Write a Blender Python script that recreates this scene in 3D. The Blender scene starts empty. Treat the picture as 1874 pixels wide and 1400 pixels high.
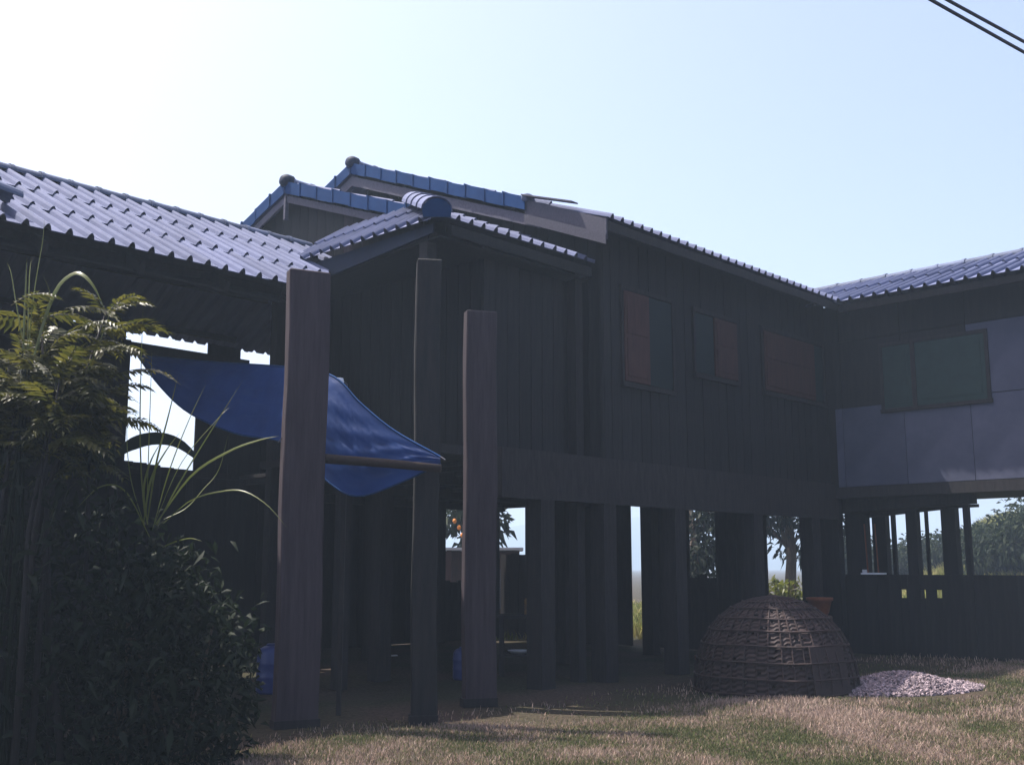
import bpy, bmesh, math, random
import numpy as np
from mathutils import Vector, Matrix

random.seed(7); rng = np.random.default_rng(7)
R = math.radians
scene = bpy.context.scene
COL = scene.collection

# ---------------------------------------------------------------- camera, sky, sun, exposure
F_PX, PITCH, CAM_H = 2000.0, R(9.6), 1.6
cam = bpy.data.cameras.new('camera'); cam.sensor_width = 36.0; cam.lens = F_PX / 1874.0 * 36.0
cam.clip_start = 0.1; cam.clip_end = 6000
cam_o = bpy.data.objects.new('camera', cam); COL.objects.link(cam_o)
cam_o.location = (0, 0, CAM_H); cam_o.rotation_euler = (R(90) + PITCH, 0, 0)
scene.camera = cam_o

SUN_AZ, SUN_EL = -70.0, 63.0
world = bpy.data.worlds.new('World'); scene.world = world; world.use_nodes = True
wn, wl = world.node_tree.nodes, world.node_tree.links
sky = wn.new('ShaderNodeTexSky'); sky.sky_type = 'NISHITA'; sky.sun_disc = False
sky.sun_elevation = R(SUN_EL); sky.sun_rotation = R(SUN_AZ)
sky.air_density = 1.0; sky.dust_density = 4.0; sky.ozone_density = 1.6
tint = wn.new('ShaderNodeMix'); tint.data_type = 'RGBA'; tint.blend_type = 'MULTIPLY'; tint.inputs[0].default_value = 1
tint.inputs[7].default_value = (1.08, 0.98, 1.02, 1)          # the print's slightly lavender daylight, the same over the whole sky
wl.new(sky.outputs[0], tint.inputs[6]); wl.new(tint.outputs[2], wn['Background'].inputs[0]); wn['Background'].inputs[1].default_value = 0.125

sun = bpy.data.lights.new('sun', 'SUN'); sun.energy = 5.0; sun.angle = R(0.53); sun.color = (1.0, 0.95, 0.88)
sun_o = bpy.data.objects.new('sun', sun); COL.objects.link(sun_o)
sd = Vector((math.sin(R(SUN_AZ)) * math.cos(R(SUN_EL)), math.cos(R(SUN_AZ)) * math.cos(R(SUN_EL)), math.sin(R(SUN_EL))))
sun_o.rotation_euler = (-sd).to_track_quat('-Z', 'Y').to_euler(); sun_o.location = sd * 60

vs = scene.view_settings
vs.view_transform = 'Standard'; vs.look = 'None'; vs.gamma = 1.0; vs.use_curve_mapping = False; vs.exposure = 1.2
scene.render.engine = 'CYCLES'
scene.cycles.use_denoising = True
scene.cycles.max_bounces = 6; scene.cycles.diffuse_bounces = 3; scene.cycles.glossy_bounces = 2
scene.cycles.transmission_bounces = 4; scene.cycles.transparent_max_bounces = 8; scene.cycles.volume_bounces = 0
scene.cycles.sample_clamp_indirect = 4

# ---------------------------------------------------------------- frames: pixel rays and the house frame
AZ = R(43.5)
AX = Vector((math.sin(AZ), math.cos(AZ), 0)); BX = Vector((-AX.y, AX.x, 0)); PHI = math.atan2(AX.y, AX.x)

def ray(px, py):
    u, v = (px - 937) / F_PX, (700 - py) / F_PX
    return Vector((u, math.cos(PITCH) - v * math.sin(PITCH), math.sin(PITCH) + v * math.cos(PITCH)))
def at_y(px, py, Y):
    d = ray(px, py); return Vector((0, 0, CAM_H)) + d * (Y / d.y)
def at_z(px, py, z=0.0):
    d = ray(px, py); return Vector((0, 0, CAM_H)) + d * ((z - CAM_H) / d.z)
def to_house(p): return Vector((p.dot(AX), p.dot(BX), p.z))
def H(a, b, z): return AX * a + BX * b + Vector((0, 0, z))
def on_a(px, py, a):
    d = ray(px, py); return to_house(Vector((0, 0, CAM_H)) + d * (a / d.dot(AX)))
def on_b(px, py, b):
    d = ray(px, py); return to_house(Vector((0, 0, CAM_H)) + d * (b / d.dot(BX)))

# ---------------------------------------------------------------- materials
def nd(nt, t, **k):
    n = nt.nodes.new(t)
    for a, b in k.items(): setattr(n, a, b)
    return n

def mat(name, c1, c2, scale=4.0, rough=0.85, bump=0.25, stretch=(1, 1, 1), spec=0.25, detail=6, c3=None, coord='Object', bdist=0.01, rand=0.25):
    m = bpy.data.materials.new(name); m.use_nodes = True; nt = m.node_tree; L = nt.links
    p = nt.nodes['Principled BSDF']
    tc = nd(nt, 'ShaderNodeTexCoord'); mp = nd(nt, 'ShaderNodeMapping'); mp.inputs['Scale'].default_value = stretch
    L.new(tc.outputs[coord], mp.inputs[0])
    n1 = nd(nt, 'ShaderNodeTexNoise'); n1.inputs['Scale'].default_value = scale; n1.inputs['Detail'].default_value = detail; n1.inputs['Roughness'].default_value = .65
    L.new(mp.outputs[0], n1.inputs[0])
    cr = nd(nt, 'ShaderNodeValToRGB'); e = cr.color_ramp.elements
    e[0].position = .3; e[0].color = (*c1, 1); e[1].position = .7; e[1].color = (*c2, 1)
    if c3:
        x = cr.color_ramp.elements.new(.5); x.color = (*c3, 1)
    L.new(n1.outputs[0], cr.inputs[0])
    oi = nd(nt, 'ShaderNodeObjectInfo'); mr = nd(nt, 'ShaderNodeMapRange')
    mr.inputs[3].default_value = 1 - rand; mr.inputs[4].default_value = 1 + rand
    L.new(oi.outputs['Random'], mr.inputs[0])
    mx = nd(nt, 'ShaderNodeVectorMath', operation='SCALE'); L.new(cr.outputs[0], mx.inputs[0]); L.new(mr.outputs[0], mx.inputs['Scale'])
    L.new(mx.outputs[0], p.inputs['Base Color'])
    p.inputs['Roughness'].default_value = rough; p.inputs['Specular IOR Level'].default_value = spec
    if bump:
        n2 = nd(nt, 'ShaderNodeTexNoise'); n2.inputs['Scale'].default_value = scale * 5; n2.inputs['Detail'].default_value = 4
        L.new(mp.outputs[0], n2.inputs[0]); b = nd(nt, 'ShaderNodeBump'); b.inputs['Strength'].default_value = bump; b.inputs['Distance'].default_value = bdist
        L.new(n2.outputs[0], b.inputs['Height']); L.new(b.outputs[0], p.inputs['Normal'])
    return m

def leaf_mat(name, c1, c2, trans=.5, rough=.45, attr=False, spec=.4):
    m = bpy.data.materials.new(name); m.use_nodes = True; nt = m.node_tree; L = nt.links
    p = nt.nodes['Principled BSDF']; out = nt.nodes['Material Output']
    ge = nd(nt, 'ShaderNodeNewGeometry'); cr = nd(nt, 'ShaderNodeValToRGB')
    cr.color_ramp.elements[0].color = (*c1, 1); cr.color_ramp.elements[1].color = (*c2, 1)
    if attr:
        at = nd(nt, 'ShaderNodeAttribute'); at.attribute_name = 'Col'; col = at.outputs['Color']
    else:
        L.new(ge.outputs['Random Per Island'], cr.inputs[0]); col = cr.outputs[0]
    L.new(col, p.inputs['Base Color']); p.inputs['Roughness'].default_value = rough; p.inputs['Specular IOR Level'].default_value = spec
    tr = nd(nt, 'ShaderNodeBsdfTranslucent'); L.new(col, tr.inputs[0])
    ms = nd(nt, 'ShaderNodeMixShader'); ms.inputs[0].default_value = trans
    L.new(p.outputs[0], ms.inputs[1]); L.new(tr.outputs[0], ms.inputs[2]); L.new(ms.outputs[0], out.inputs[0])
    return m

M = {}
M['sheet'] = mat('fibre_cement_sheet', (.070, .083, .148), (.110, .126, .212), 2.2, .8, .3, (1, .5, 1), c3=(.090, .104, .180), rand=.12)
M['blue_tile'] = mat('blue_cap_tile', (.003, .027, .094), (.006, .038, .124), 5, .8, .15, spec=.1, rand=.05)
M['pole'] = mat('brown_pole', (.018, .012, .010), (.034, .022, .019), 5, .85, .3, (1, 6, 6))
M['navy'] = mat('navy_paint', (.004, .010, .028), (.007, .016, .042), 5, .7, .1)
M['cap'] = mat('ridge_cap_cement', (.05, .065, .115), (.085, .105, .17), 5, .7, .2)
M['barge'] = mat('weathered_barge_board', (.05, .048, .065), (.085, .08, .105), 6, .85, .35, (1, 6, 6))
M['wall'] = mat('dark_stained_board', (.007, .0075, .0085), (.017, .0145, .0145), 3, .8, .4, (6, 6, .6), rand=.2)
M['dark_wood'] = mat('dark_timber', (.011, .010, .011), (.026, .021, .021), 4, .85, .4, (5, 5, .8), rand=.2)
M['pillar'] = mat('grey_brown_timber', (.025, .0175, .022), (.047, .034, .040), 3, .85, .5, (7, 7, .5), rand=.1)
M['red_wood'] = mat('red_brown_timber', (.035, .014, .012), (.060, .024, .019), 4, .75, .3, (6, 6, .7))
M['green_paint'] = mat('dark_green_paint', (.006, .020, .018), (.012, .031, .027), 5, .6, .15)
M['pale_wall'] = mat('pale_wall_panel', (.050, .054, .086), (.076, .080, .120), 1.6, .85, .15, rand=.08)
M['dim_glass'] = mat('dim_window_pane', (.005, .011, .011), (.009, .017, .017), 2, .6, 0, spec=.2)
M['blue_plastic'] = mat('blue_plastic', (.010, .020, .095), (.018, .034, .13), 6, .45, .1, spec=.45)
M['bamboo'] = mat('brown_bamboo', (.019, .012, .012), (.040, .024, .021), 9, .7, .3)
M['rope'] = mat('dark_cable', (.02, .02, .03), (.035, .035, .05), 8, .6, 0)
M['white'] = mat('white_paint', (.55, .55, .58), (.7, .7, .72), 6, .6, .1)
M['concrete'] = mat('concrete', (.22, .22, .22), (.34, .33, .32), 4, .9, .3)
M['gravel_m'] = mat('gravel_stone', (.30, .25, .27), (.55, .48, .50), 14, .9, .2, rand=0)
M['bark'] = mat('bark', (.05, .036, .026), (.11, .08, .06), 9, .95, .7, (3, 3, .7), bdist=.03)
M['terracotta'] = mat('terracotta', (.13, .04, .018), (.20, .065, .03), 7, .85, .3)
M['tin'] = mat('weathered_tin', (.32, .31, .32), (.48, .47, .48), 4, .55, .2)
M['hills'] = mat('forested_hill', (.018, .035, .014), (.05, .075, .03), .05, 1, 0, coord='Generated', stretch=(300, 300, 300))
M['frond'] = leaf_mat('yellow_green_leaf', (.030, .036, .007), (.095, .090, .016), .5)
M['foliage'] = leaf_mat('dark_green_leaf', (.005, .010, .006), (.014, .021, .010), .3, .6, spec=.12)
M['blade'] = leaf_mat('strap_blade', (.08, .10, .025), (.15, .17, .04), .5, .35)
M['bush'] = leaf_mat('bright_bush_leaf', (.06, .075, .012), (.14, .15, .025), .5)
M['tree_leaf'] = leaf_mat('tree_leaf', (.008, .017, .009), (.028, .038, .015), .35, .6, spec=.1)
M['fruit'] = mat('orange_fruit', (.55, .16, .02), (.65, .25, .03), 5, .5, 0)
M['grass_blade'] = leaf_mat('grass_blade', (0, 0, 0), (1, 1, 1), .35, .7, attr=True, spec=.15)

def tarp_material():
    m = leaf_mat('blue_tarpaulin', (.02, .055, .20), (.02, .055, .20), .62, .5)
    nt = m.node_tree; L = nt.links; p = nt.nodes['Principled BSDF']
    tc = nd(nt, 'ShaderNodeTexCoord'); n = nd(nt, 'ShaderNodeTexNoise'); n.inputs['Scale'].default_value = 2.5; n.inputs['Detail'].default_value = 8
    L.new(tc.outputs['Object'], n.inputs[0]); b = nd(nt, 'ShaderNodeBump'); b.inputs['Strength'].default_value = .5; b.inputs['Distance'].default_value = .06
    L.new(n.outputs[0], b.inputs['Height']); L.new(b.outputs[0], p.inputs['Normal'])
    cr = nd(nt, 'ShaderNodeValToRGB'); cr.color_ramp.elements[0].position = .3; cr.color_ramp.elements[1].position = .75
    cr.color_ramp.elements[0].color = (.010, .050, .21, 1); cr.color_ramp.elements[1].color = (.018, .074, .30, 1)
    L.new(n.outputs[0], cr.inputs[0]); L.new(cr.outputs[0], p.inputs['Base Color'])
    for x in nt.nodes:
        if x.type == 'BSDF_TRANSLUCENT': L.new(cr.outputs[0], x.inputs[0])
    return m
M['tarp'] = tarp_material()

def ground_material():
    m = bpy.data.materials.new('dry_grass_ground'); m.use_nodes = True; nt = m.node_tree; L = nt.links; p = nt.nodes['Principled BSDF']
    tc = nd(nt, 'ShaderNodeTexCoord')
    n1 = nd(nt, 'ShaderNodeTexNoise'); n1.inputs['Scale'].default_value = .55; n1.inputs['Detail'].default_value = 5
    n2 = nd(nt, 'ShaderNodeTexNoise'); n2.inputs['Scale'].default_value = 26; n2.inputs['Detail'].default_value = 6
    L.new(tc.outputs['Object'], n1.inputs[0]); L.new(tc.outputs['Object'], n2.inputs[0])
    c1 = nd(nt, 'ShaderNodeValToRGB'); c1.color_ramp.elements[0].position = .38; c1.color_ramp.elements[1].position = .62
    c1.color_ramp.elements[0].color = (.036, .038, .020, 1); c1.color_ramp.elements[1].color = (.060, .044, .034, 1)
    L.new(n1.outputs[0], c1.inputs[0])
    c2 = nd(nt, 'ShaderNodeValToRGB'); c2.color_ramp.elements[0].color = (.45, .45, .45, 1); c2.color_ramp.elements[1].color = (1.35, 1.3, 1.25, 1)
    c2.color_ramp.elements[0].position = .3; c2.color_ramp.elements[1].position = .7
    L.new(n2.outputs[0], c2.inputs[0])
    mx = nd(nt, 'ShaderNodeMix', data_type='RGBA', blend_type='MULTIPLY'); mx.inputs[0].default_value = 1
    L.new(c1.outputs[0], mx.inputs[6]); L.new(c2.outputs[0], mx.inputs[7]); L.new(mx.outputs[2], p.inputs['Base Color'])
    p.inputs['Roughness'].default_value = .95; p.inputs['Specular IOR Level'].default_value = .1
    b = nd(nt, 'ShaderNodeBump'); b.inputs['Strength'].default_value = .8; b.inputs['Distance'].default_value = .04
    L.new(n2.outputs[0], b.inputs['Height']); L.new(b.outputs[0], p.inputs['Normal'])
    return m
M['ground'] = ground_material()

# ---------------------------------------------------------------- mesh helpers
OFF = {}     # root / part -> origin in the coordinates its meshes are written in

class MB:
    def __init__(s): s.v = []; s.f = []
    def add(s, vs_, fs):
        o = len(s.v); s.v += [tuple(x) for x in vs_]; s.f += [tuple(i + o for i in q) for q in fs]; return s
    def box(s, x0, x1, y0, y1, z0, z1):
        v = [(x, y, z) for z in (z0, z1) for y in (y0, y1) for x in (x0, x1)]
        return s.add(v, [(0, 2, 3, 1), (4, 5, 7, 6), (0, 1, 5, 4), (2, 6, 7, 3), (0, 4, 6, 2), (1, 3, 7, 5)])
    def bar(s, p, q, w, h, up=(0, 0, 1)):
        p, q = Vector(p), Vector(q); d = (q - p).normalized(); x = d.cross(Vector(up))
        if x.length < 1e-4: x = d.cross(Vector((0, 1, 0)))
        x.normalize(); u = x.cross(d)
        v = [e + x * (sx * w / 2) + u * (su * h / 2) for e in (p, q) for sx, su in ((-1, -1), (1, -1), (1, 1), (-1, 1))]
        return s.add(v, [(0, 1, 2, 3), (7, 6, 5, 4), (0, 4, 5, 1), (1, 5, 6, 2), (2, 6, 7, 3), (3, 7, 4, 0)])
    def tube(s, pts, rad, n=8, cap=True):
        pts = [Vector(p) for p in pts]; m = len(pts)
        if not hasattr(rad, '__len__'): rad = [rad] * m
        o = len(s.v); ref = Vector((.13, .31, .94))
        for i, p in enumerate(pts):
            d = (pts[min(i + 1, m - 1)] - pts[max(i - 1, 0)]).normalized()
            x = d.cross(ref)
            if x.length < .05: x = d.cross(Vector((1, 0, 0)))
            x.normalize(); y = d.cross(x)
            for k in range(n):
                t = 2 * math.pi * k / n; s.v.append(tuple(p + (x * math.cos(t) + y * math.sin(t)) * rad[i]))
        for i in range(m - 1):
            for k in range(n):
                a, b = o + i * n + k, o + i * n + (k + 1) % n; s.f.append((a, b, b + n, a + n))
        if cap:
            s.f.append(tuple(o + k for k in range(n))[::-1]); s.f.append(tuple(o + (m - 1) * n + k for k in range(n)))
        return s
    def lathe(s, prof, n=20, c=(0, 0, 0)):
        o = len(s.v); c = Vector(c)
        for r, z in prof:
            for k in range(n):
                t = 2 * math.pi * k / n; s.v.append((c.x + r * math.cos(t), c.y + r * math.sin(t), c.z + z))
        for i in range(len(prof) - 1):
            for k in range(n):
                a, b = o + i * n + k, o + i * n + (k + 1) % n; s.f.append((a, b, b + n, a + n))
        s.f.append(tuple(o + k for k in range(n))[::-1]); s.f.append(tuple(o + (len(prof) - 1) * n + k for k in range(n)))
        return s
    def poly(s, pts, d):          # a flat outline with thickness vector d
        n = len(pts); p = [Vector(x) for x in pts]; d = Vector(d)
        return s.add(p + [x + d for x in p], [tuple(range(n))[::-1], tuple(range(n, 2 * n))] + [(i, (i + 1) % n, (i + 1) % n + n, i + n) for i in range(n)])
    def mesh(s, name, m, off=(0, 0, 0), smooth=False):
        me = bpy.data.meshes.new(name); o = Vector(off)
        me.from_pydata([tuple(Vector(x) - o) for x in s.v], [], s.f); me.update()
        bm = bmesh.new(); bm.from_mesh(me); bmesh.ops.recalc_face_normals(bm, faces=bm.faces); bm.to_mesh(me); bm.free()
        if m: me.materials.append(m)
        if smooth: me.polygons.foreach_set('use_smooth', [True] * len(me.polygons))
        return me
    def build(s, name, m, parent=None, smooth=False, loc=None):
        off = OFF.get(parent, Vector((0, 0, 0))) if parent else Vector(loc or (0, 0, 0))
        o = link(name, s.mesh(name, m, off, smooth), parent)
        if not parent: o.location = off
        return o

def link(name, data, parent=None, mw=None):
    o = bpy.data.objects.new(name, data); COL.objects.link(o)
    if parent:
        o.parent = parent
        if parent in OFF: OFF[o] = OFF[parent]
    if mw is not None: o.matrix_local = mw
    return o

def tag(o, label=None, cat=None, group=None, kind=None):
    if label: o['label'] = label
    if cat: o['category'] = cat
    if group: o['group'] = group
    if kind: o['kind'] = kind
    return o

def thing(name, label, cat, base, house=False, group=None):
    o = bpy.data.objects.new(name, None); COL.objects.link(o); o.empty_display_size = .2
    base = Vector(base); OFF[o] = base
    if house: o.location = H(*base); o.rotation_euler = (0, 0, PHI)
    else: o.location = base
    return tag(o, label, cat, group)

CACHE = {}
def piece(parent, name, m, c, size, rz=0.0, jit=0.0, basis=None):
    """a plank / board / post: shared box mesh, bevelled a little, at centre c (house coordinates of its thing)"""
    key = (tuple(round(x, 2) for x in size), m.name, name)
    if key not in CACHE:
        bm = bmesh.new(); bmesh.ops.create_cube(bm, size=1)
        for v in bm.verts: v.co = Vector((v.co.x * key[0][0], v.co.y * key[0][1], v.co.z * key[0][2]))
        me = bpy.data.meshes.new(name); bm.to_mesh(me); bm.free(); me.materials.append(m); CACHE[key] = me
    mw = Matrix.Translation(Vector(c) - OFF.get(parent, Vector((0, 0, 0)))) @ Matrix.Rotation(rz + random.uniform(-jit, jit), 4, 'Z')
    if basis is not None: mw = Matrix.Translation(Vector(c) - OFF[parent]) @ basis
    return link(name, CACHE[key], parent, mw)

# ---------------------------------------------------------------- corrugated roof
HUMP, SHEET_W = 0.235, 0.705
def sheet_profile():
    P = [(0, 0)]
    for k in range(3):
        x = k * HUMP + .07
        P += [(x, 0), (x + .016, .042), (x + .034, .066), (x + .052, .066), (x + .070, .042), (x + .086, 0)]
    return P + [(SHEET_W + .02, 0)]
PROF = sheet_profile()
def sheet_bm(w, l, lift):
    bm = bmesh.new(); T = .010; prof = [p for p in PROF if p[0] <= w + 1e-4]
    if prof[-1][0] < w: prof.append((w, 0))
    def zz(y): return lift * (1 - y / l)
    tops = [[bm.verts.new((x, y, z + zz(y))) for x, z in prof] for y in (0, l)]
    bots = [[bm.verts.new((x, y, z - T + zz(y))) for x, z in prof] for y in (0, l)]
    n = len(prof)
    for i in range(n - 1):
        bm.faces.new((tops[0][i], tops[0][i + 1], tops[1][i + 1], tops[1][i]))
        bm.faces.new((bots[0][i + 1], bots[0][i], bots[1][i], bots[1][i + 1]))
        bm.faces.new((bots[0][i], bots[0][i + 1], tops[0][i + 1], tops[0][i]))
        bm.faces.new((bots[1][i + 1], bots[1][i], tops[1][i], tops[1][i + 1]))
    for i in (0, n - 1):
        bm.faces.new((bots[0][i], tops[0][i], tops[1][i], bots[1][i]))
    return bm
def sheet_mesh(w, l, lift):
    key = ('sheet', round(w, 3), round(l, 3), lift)
    if key not in CACHE:
        me = bpy.data.meshes.new('roof_sheet'); bm = sheet_bm(w, l, lift); bmesh.ops.recalc_face_normals(bm, faces=bm.faces)
        bm.to_mesh(me); bm.free(); me.materials.append(M['sheet']); CACHE[key] = me
    return CACHE[key]
def slope(parent, e0, along, up, tanp, length, run, rows, clips=(), lift=.03, wob=.006):
    """roof sheets from eave corner e0 (house coordinates); along, up are unit (a,b) directions"""
    along, up = Vector((*along, 0)), Vector((*up, 0)); L = run * math.sqrt(1 + tanp * tanp)
    u = Vector((up.x, up.y, tanp)).normalized(); n = along.cross(u)
    if n.z < 0: raise ValueError('along/up handedness')
    ov = .12; step = L / rows; ncol = int(math.ceil(length / SHEET_W - .02))
    for r in range(rows):
        for c in range(ncol):
            w = min(SHEET_W + .02, length - c * SHEET_W)
            if w < .1: continue
            l = step + (ov if r < rows - 1 else 0)
            o = Vector(e0) + along * (c * SHEET_W) + u * (r * step) + n * (.012 + random.uniform(0, wob)) + u * random.uniform(-.012, .012)
            mw = Matrix((along, u, n)).transposed().to_4x4(); mw.translation = o - OFF[parent]
            if not clips:
                link('roof_sheet', sheet_mesh(w, l, lift), parent, mw); continue
            bm = sheet_bm(w, l, lift); bm.transform(mw)
            for co, no in clips:
                bmesh.ops.bisect_plane(bm, geom=bm.verts[:] + bm.edges[:] + bm.faces[:], plane_co=Vector(co) - OFF[parent], plane_no=Vector(no), clear_outer=True)
            if len(bm.faces) < 4: bm.free(); continue
            bmesh.ops.recalc_face_normals(bm, faces=bm.faces)
            me = bpy.data.meshes.new('roof_sheet'); bm.to_mesh(me); bm.free(); me.materials.append(M['sheet']); link('roof_sheet', me, parent)

def half_round(l, r, flare=.012):
    key = ('cap', round(l, 2), round(r, 3))
    if key not in CACHE:
        mb = MB(); n = 10
        st = [(0, r + flare), (.05, r + flare), (.055, r), (l, r - .006)]
        for y, rr in st:
            for t_ in (rr, rr - .015):
                for k in range(n + 1):
                    t = math.pi * k / n; mb.v.append((math.cos(t) * t_ * 1.0, y, math.sin(t) * t_ * .85 - .02))
        m = n + 1
        for i in range(len(st) - 1):
            for k in range(n):
                a = i * 2 * m + k; mb.f.append((a, a + 1, a + 1 + 2 * m, a + 2 * m)); a += m; mb.f.append((a + 1, a, a + 2 * m, a + 1 + 2 * m))
        for i in (0, len(st) - 1):
            for k in range(n):
                a = i * 2 * m + k; mb.f.append((a, a + 1, a + 1 + m, a + m))
        CACHE[key] = mb
    return CACHE[key]
def ridge(parent, p, q, m, r=.14, seg=.42, name='ridge_cap'):
    p, q = Vector(p), Vector(q); d = q - p; L = d.length; d.normalize(); n = max(1, int(round(L / seg))); s = L / n
    x = d.cross(Vector((0, 0, 1))).normalized(); z = x.cross(d)
    key = ('capm', round(s, 2), r, m.name)
    if key not in CACHE: CACHE[key] = half_round(s + .05, r).mesh(name, m, smooth=False)
    for i in range(n):
        mw = Matrix((x, d, z)).transposed().to_4x4(); mw.translation = p + d * (s * i) - OFF[parent] + z * random.uniform(0, .008)
        link(name, CACHE[key], parent, mw)
def knob(parent, c, d, r, m, name='ridge_end'):
    """closed rounded end of a ridge cap: half disc bulging along d"""
    d = Vector(d).normalized(); x = d.cross(Vector((0, 0, 1))).normalized(); z = x.cross(d); mb = MB(); n = 14
    prof = [(1.0, -.10), (1.06, 0), (1.0, .03), (.80, .075), (.45, .10)]
    for rr, y in prof:
        for k in range(n): 
            t = 2 * math.pi * k / n; mb.v.append(tuple(Vector(c) + x * (math.cos(t) * rr * r) + z * (math.sin(t) * rr * r * .9) + d * y))
    for i in range(len(prof) - 1):
        for k in range(n):
            a, b = i * n + k, i * n + (k + 1) % n; mb.f.append((a, b, b + n, a + n))
    mb.f.append(tuple(range(n))[::-1]); mb.f.append(tuple((len(prof) - 1) * n + k for k in range(n)))
    return mb.build(name, m, parent, smooth=True)
def rake_caps(parent, p, q, m, seg=.45, w=.17, drop=.16):
    """L-shaped barge cap tiles running down a rake from p to q; the vertical leaf hangs on the -a side"""
    p, q = Vector(p), Vector(q); d = q - p; L = d.length; d.normalize(); n = max(1, int(round(L / seg))); s = L / n
    for i in range(n):
        a0 = p + d * (s * i - .0); a1 = p + d * (s * (i + 1) + .03)
        lift = Vector((0, 0, .012 if i % 2 else .0)) ; o = Vector((-.006 if i % 2 else 0, 0, 0))
        up = Vector((0, 0, 1)); X = Vector((1, 0, 0))
        mb = MB()
        pr = [(0, .05), (w, .05), (w, .035), (.015, .035), (.015, -drop), (0, -drop)]
        v = [e + lift + o + X * x + up * z for e in (a0, a1) for x, z in pr]
        k = len(pr); mb.add(v, [tuple(range(k)), tuple(range(k, 2 * k))[::-1]] + [(j, (j + 1) % k, (j + 1) % k + k, j + k) for j in range(k)])
        # lapping rib
        v = [e + lift + o + X * x + up * z for e in (a0 - d * .012, a0 + d * .02) for x, z in ((-.012, .065), (w, .065), (w, .05), (-.0, .05), (-.0, -drop), (-.012, -drop))]
        mb.add(v, [tuple(range(k)), tuple(range(k, 2 * k))[::-1]] + [(j, (j + 1) % k, (j + 1) % k + k, j + k) for j in range(k)])
        mb.build('barge_cap', m, parent)

# ---------------------------------------------------------------- SETTING: ground, hills
def smooth(x): x = np.clip(x, 0, 1); return x * x * (3 - 2 * x)
def ground_h(x, y):
    yy = np.maximum(y, 1)
    h = 4.6 * smooth((y - 24) / 42) * smooth((x / yy - .30) / .16) * smooth((260 - y) / 160)
    h = h + .03 * np.sin(x * 1.3 + 1) * np.sin(y * .9)
    return h * smooth((np.hypot(x, y) - 2) / 8)
NR, NA = 150, 200
rad = np.concatenate([[0], .6 * (1.0535 ** np.arange(NR))])
mb = MB(); ang = np.linspace(0, 2 * math.pi, NA, endpoint=False)
gx = np.outer(rad[1:], np.sin(ang)).ravel(); gy = np.outer(rad[1:], np.cos(ang)).ravel()
gv = np.stack([gx, gy, ground_h(gx, gy)], 1); gv = np.vstack([[0, 0, 0], gv])
gf = [(0, 1 + k, 1 + (k + 1) % NA) for k in range(NA)]
for i in range(NR - 1):
    for k in range(NA):
        a, b = 1 + i * NA + k, 1 + i * NA + (k + 1) % NA; gf.append((a, a + NA, b + NA, b))
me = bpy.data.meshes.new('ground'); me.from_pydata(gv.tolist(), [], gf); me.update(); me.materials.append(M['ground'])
me.polygons.foreach_set('use_smooth', [True] * len(me.polygons))
bm = bmesh.new(); bm.from_mesh(me); bmesh.ops.recalc_face_normals(bm, faces=bm.faces); bm.to_mesh(me); bm.free()
g = link('ground', me); tag(g, 'dry patchy grass ground of the yard and fields', kind='structure')
print('ground radius', rad[-1])

mb = MB(); n = 180; RH = 900
for j, (rr, hh) in enumerate(((0, 0), (60, .45), (130, .85), (190, 1.0), (280, .6))):
    for i in range(n + 1):
        t = -1.0 + 2.0 * i / n
        h = 30 + 14 * math.sin(t * 7 + 1) + 8 * math.sin(t * 17) + 3 * math.sin(t * 51) + 2 * math.sin(t * 93 + j)
        r_ = RH + rr; mb.v.append((r_ * math.sin(t), r_ * math.cos(t), hh * h - .5))
for j in range(4):
    for i in range(n):
        a = j * (n + 1) + i; mb.f.append((a, a + 1, a + n + 2, a + n + 1))
hl = mb.build('hills', M['hills'], smooth=True); tag(hl, 'pale blue wooded hills beyond the fields', kind='structure')

# ---------------------------------------------------------------- MAIN HOUSE on stilts
FLOOR = 3.16
EB, EZ, PB, PZ = 9.35, 6.50, 15.22, 8.80          # eave and ridge of the main roof (b, z)
GA, GE = 11.8, 19.35                                # gable plane and far end (a)
TM = (PZ - EZ) / (PB - EB)
house = thing('stilt_house', 'dark timber house on stilts with a broad corrugated roof and three red shuttered windows', 'house', (12.4, 9.9, 0), True)
WA0, WA1, WB0, WB1 = 12.35, 19.2, 9.9, 18.0
roof = MB().bar((GA + .1, PB, PZ - .16), (GE, PB, PZ - .16), .08, .16).build('roof', M['dark_wood'], house)
slope(roof, (GA, EB, EZ), (1, 0), (0, 1), TM, GE - GA, PB - EB, 5, clips=[((GE, 0, 0), (1, 0, 0))])
slope(roof, (GE, 18.7, PZ - TM * (18.7 - PB)), (-1, 0), (0, -1), TM, GE - GA, 18.7 - PB, 3)
ridge(roof, (GA + .05, PB, PZ + .05), (GE, PB, PZ + .05), M['cap'])
for b_ in (10.0, 11.3, 12.6, 13.9, 16.4, 17.7):
    zr = PZ - TM * abs(b_ - PB) - .075
    piece(roof, 'purlin', M['dark_wood'], ((GA + GE) / 2, b_, zr), (GE - GA - .3, .06, .10))
rj = on_a(962, 352, GA)                             # where the blue caps stop
tip = Vector((GA - .05, EB - .02, EZ - .02)); pk = Vector((GA - .05, PB, PZ + .03))
md = Vector((GA - .05, rj.y, PZ + .03 - TM * (PB - rj.y)))
rake_caps(roof, pk, md, M['blue_tile'])
rake_caps(roof, pk, Vector((GA - .05, 18.75, PZ + .03 - TM * (18.75 - PB))), M['blue_tile'])
MB().poly([tip + Vector((.03, 0, .02)), md + Vector((.03, 0, .02)), md + Vector((.03, 0, -.30)), tip + Vector((.03, 0, -.28))], (.03, 0, 0)).build('barge_board', M['barge'], roof)
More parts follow.
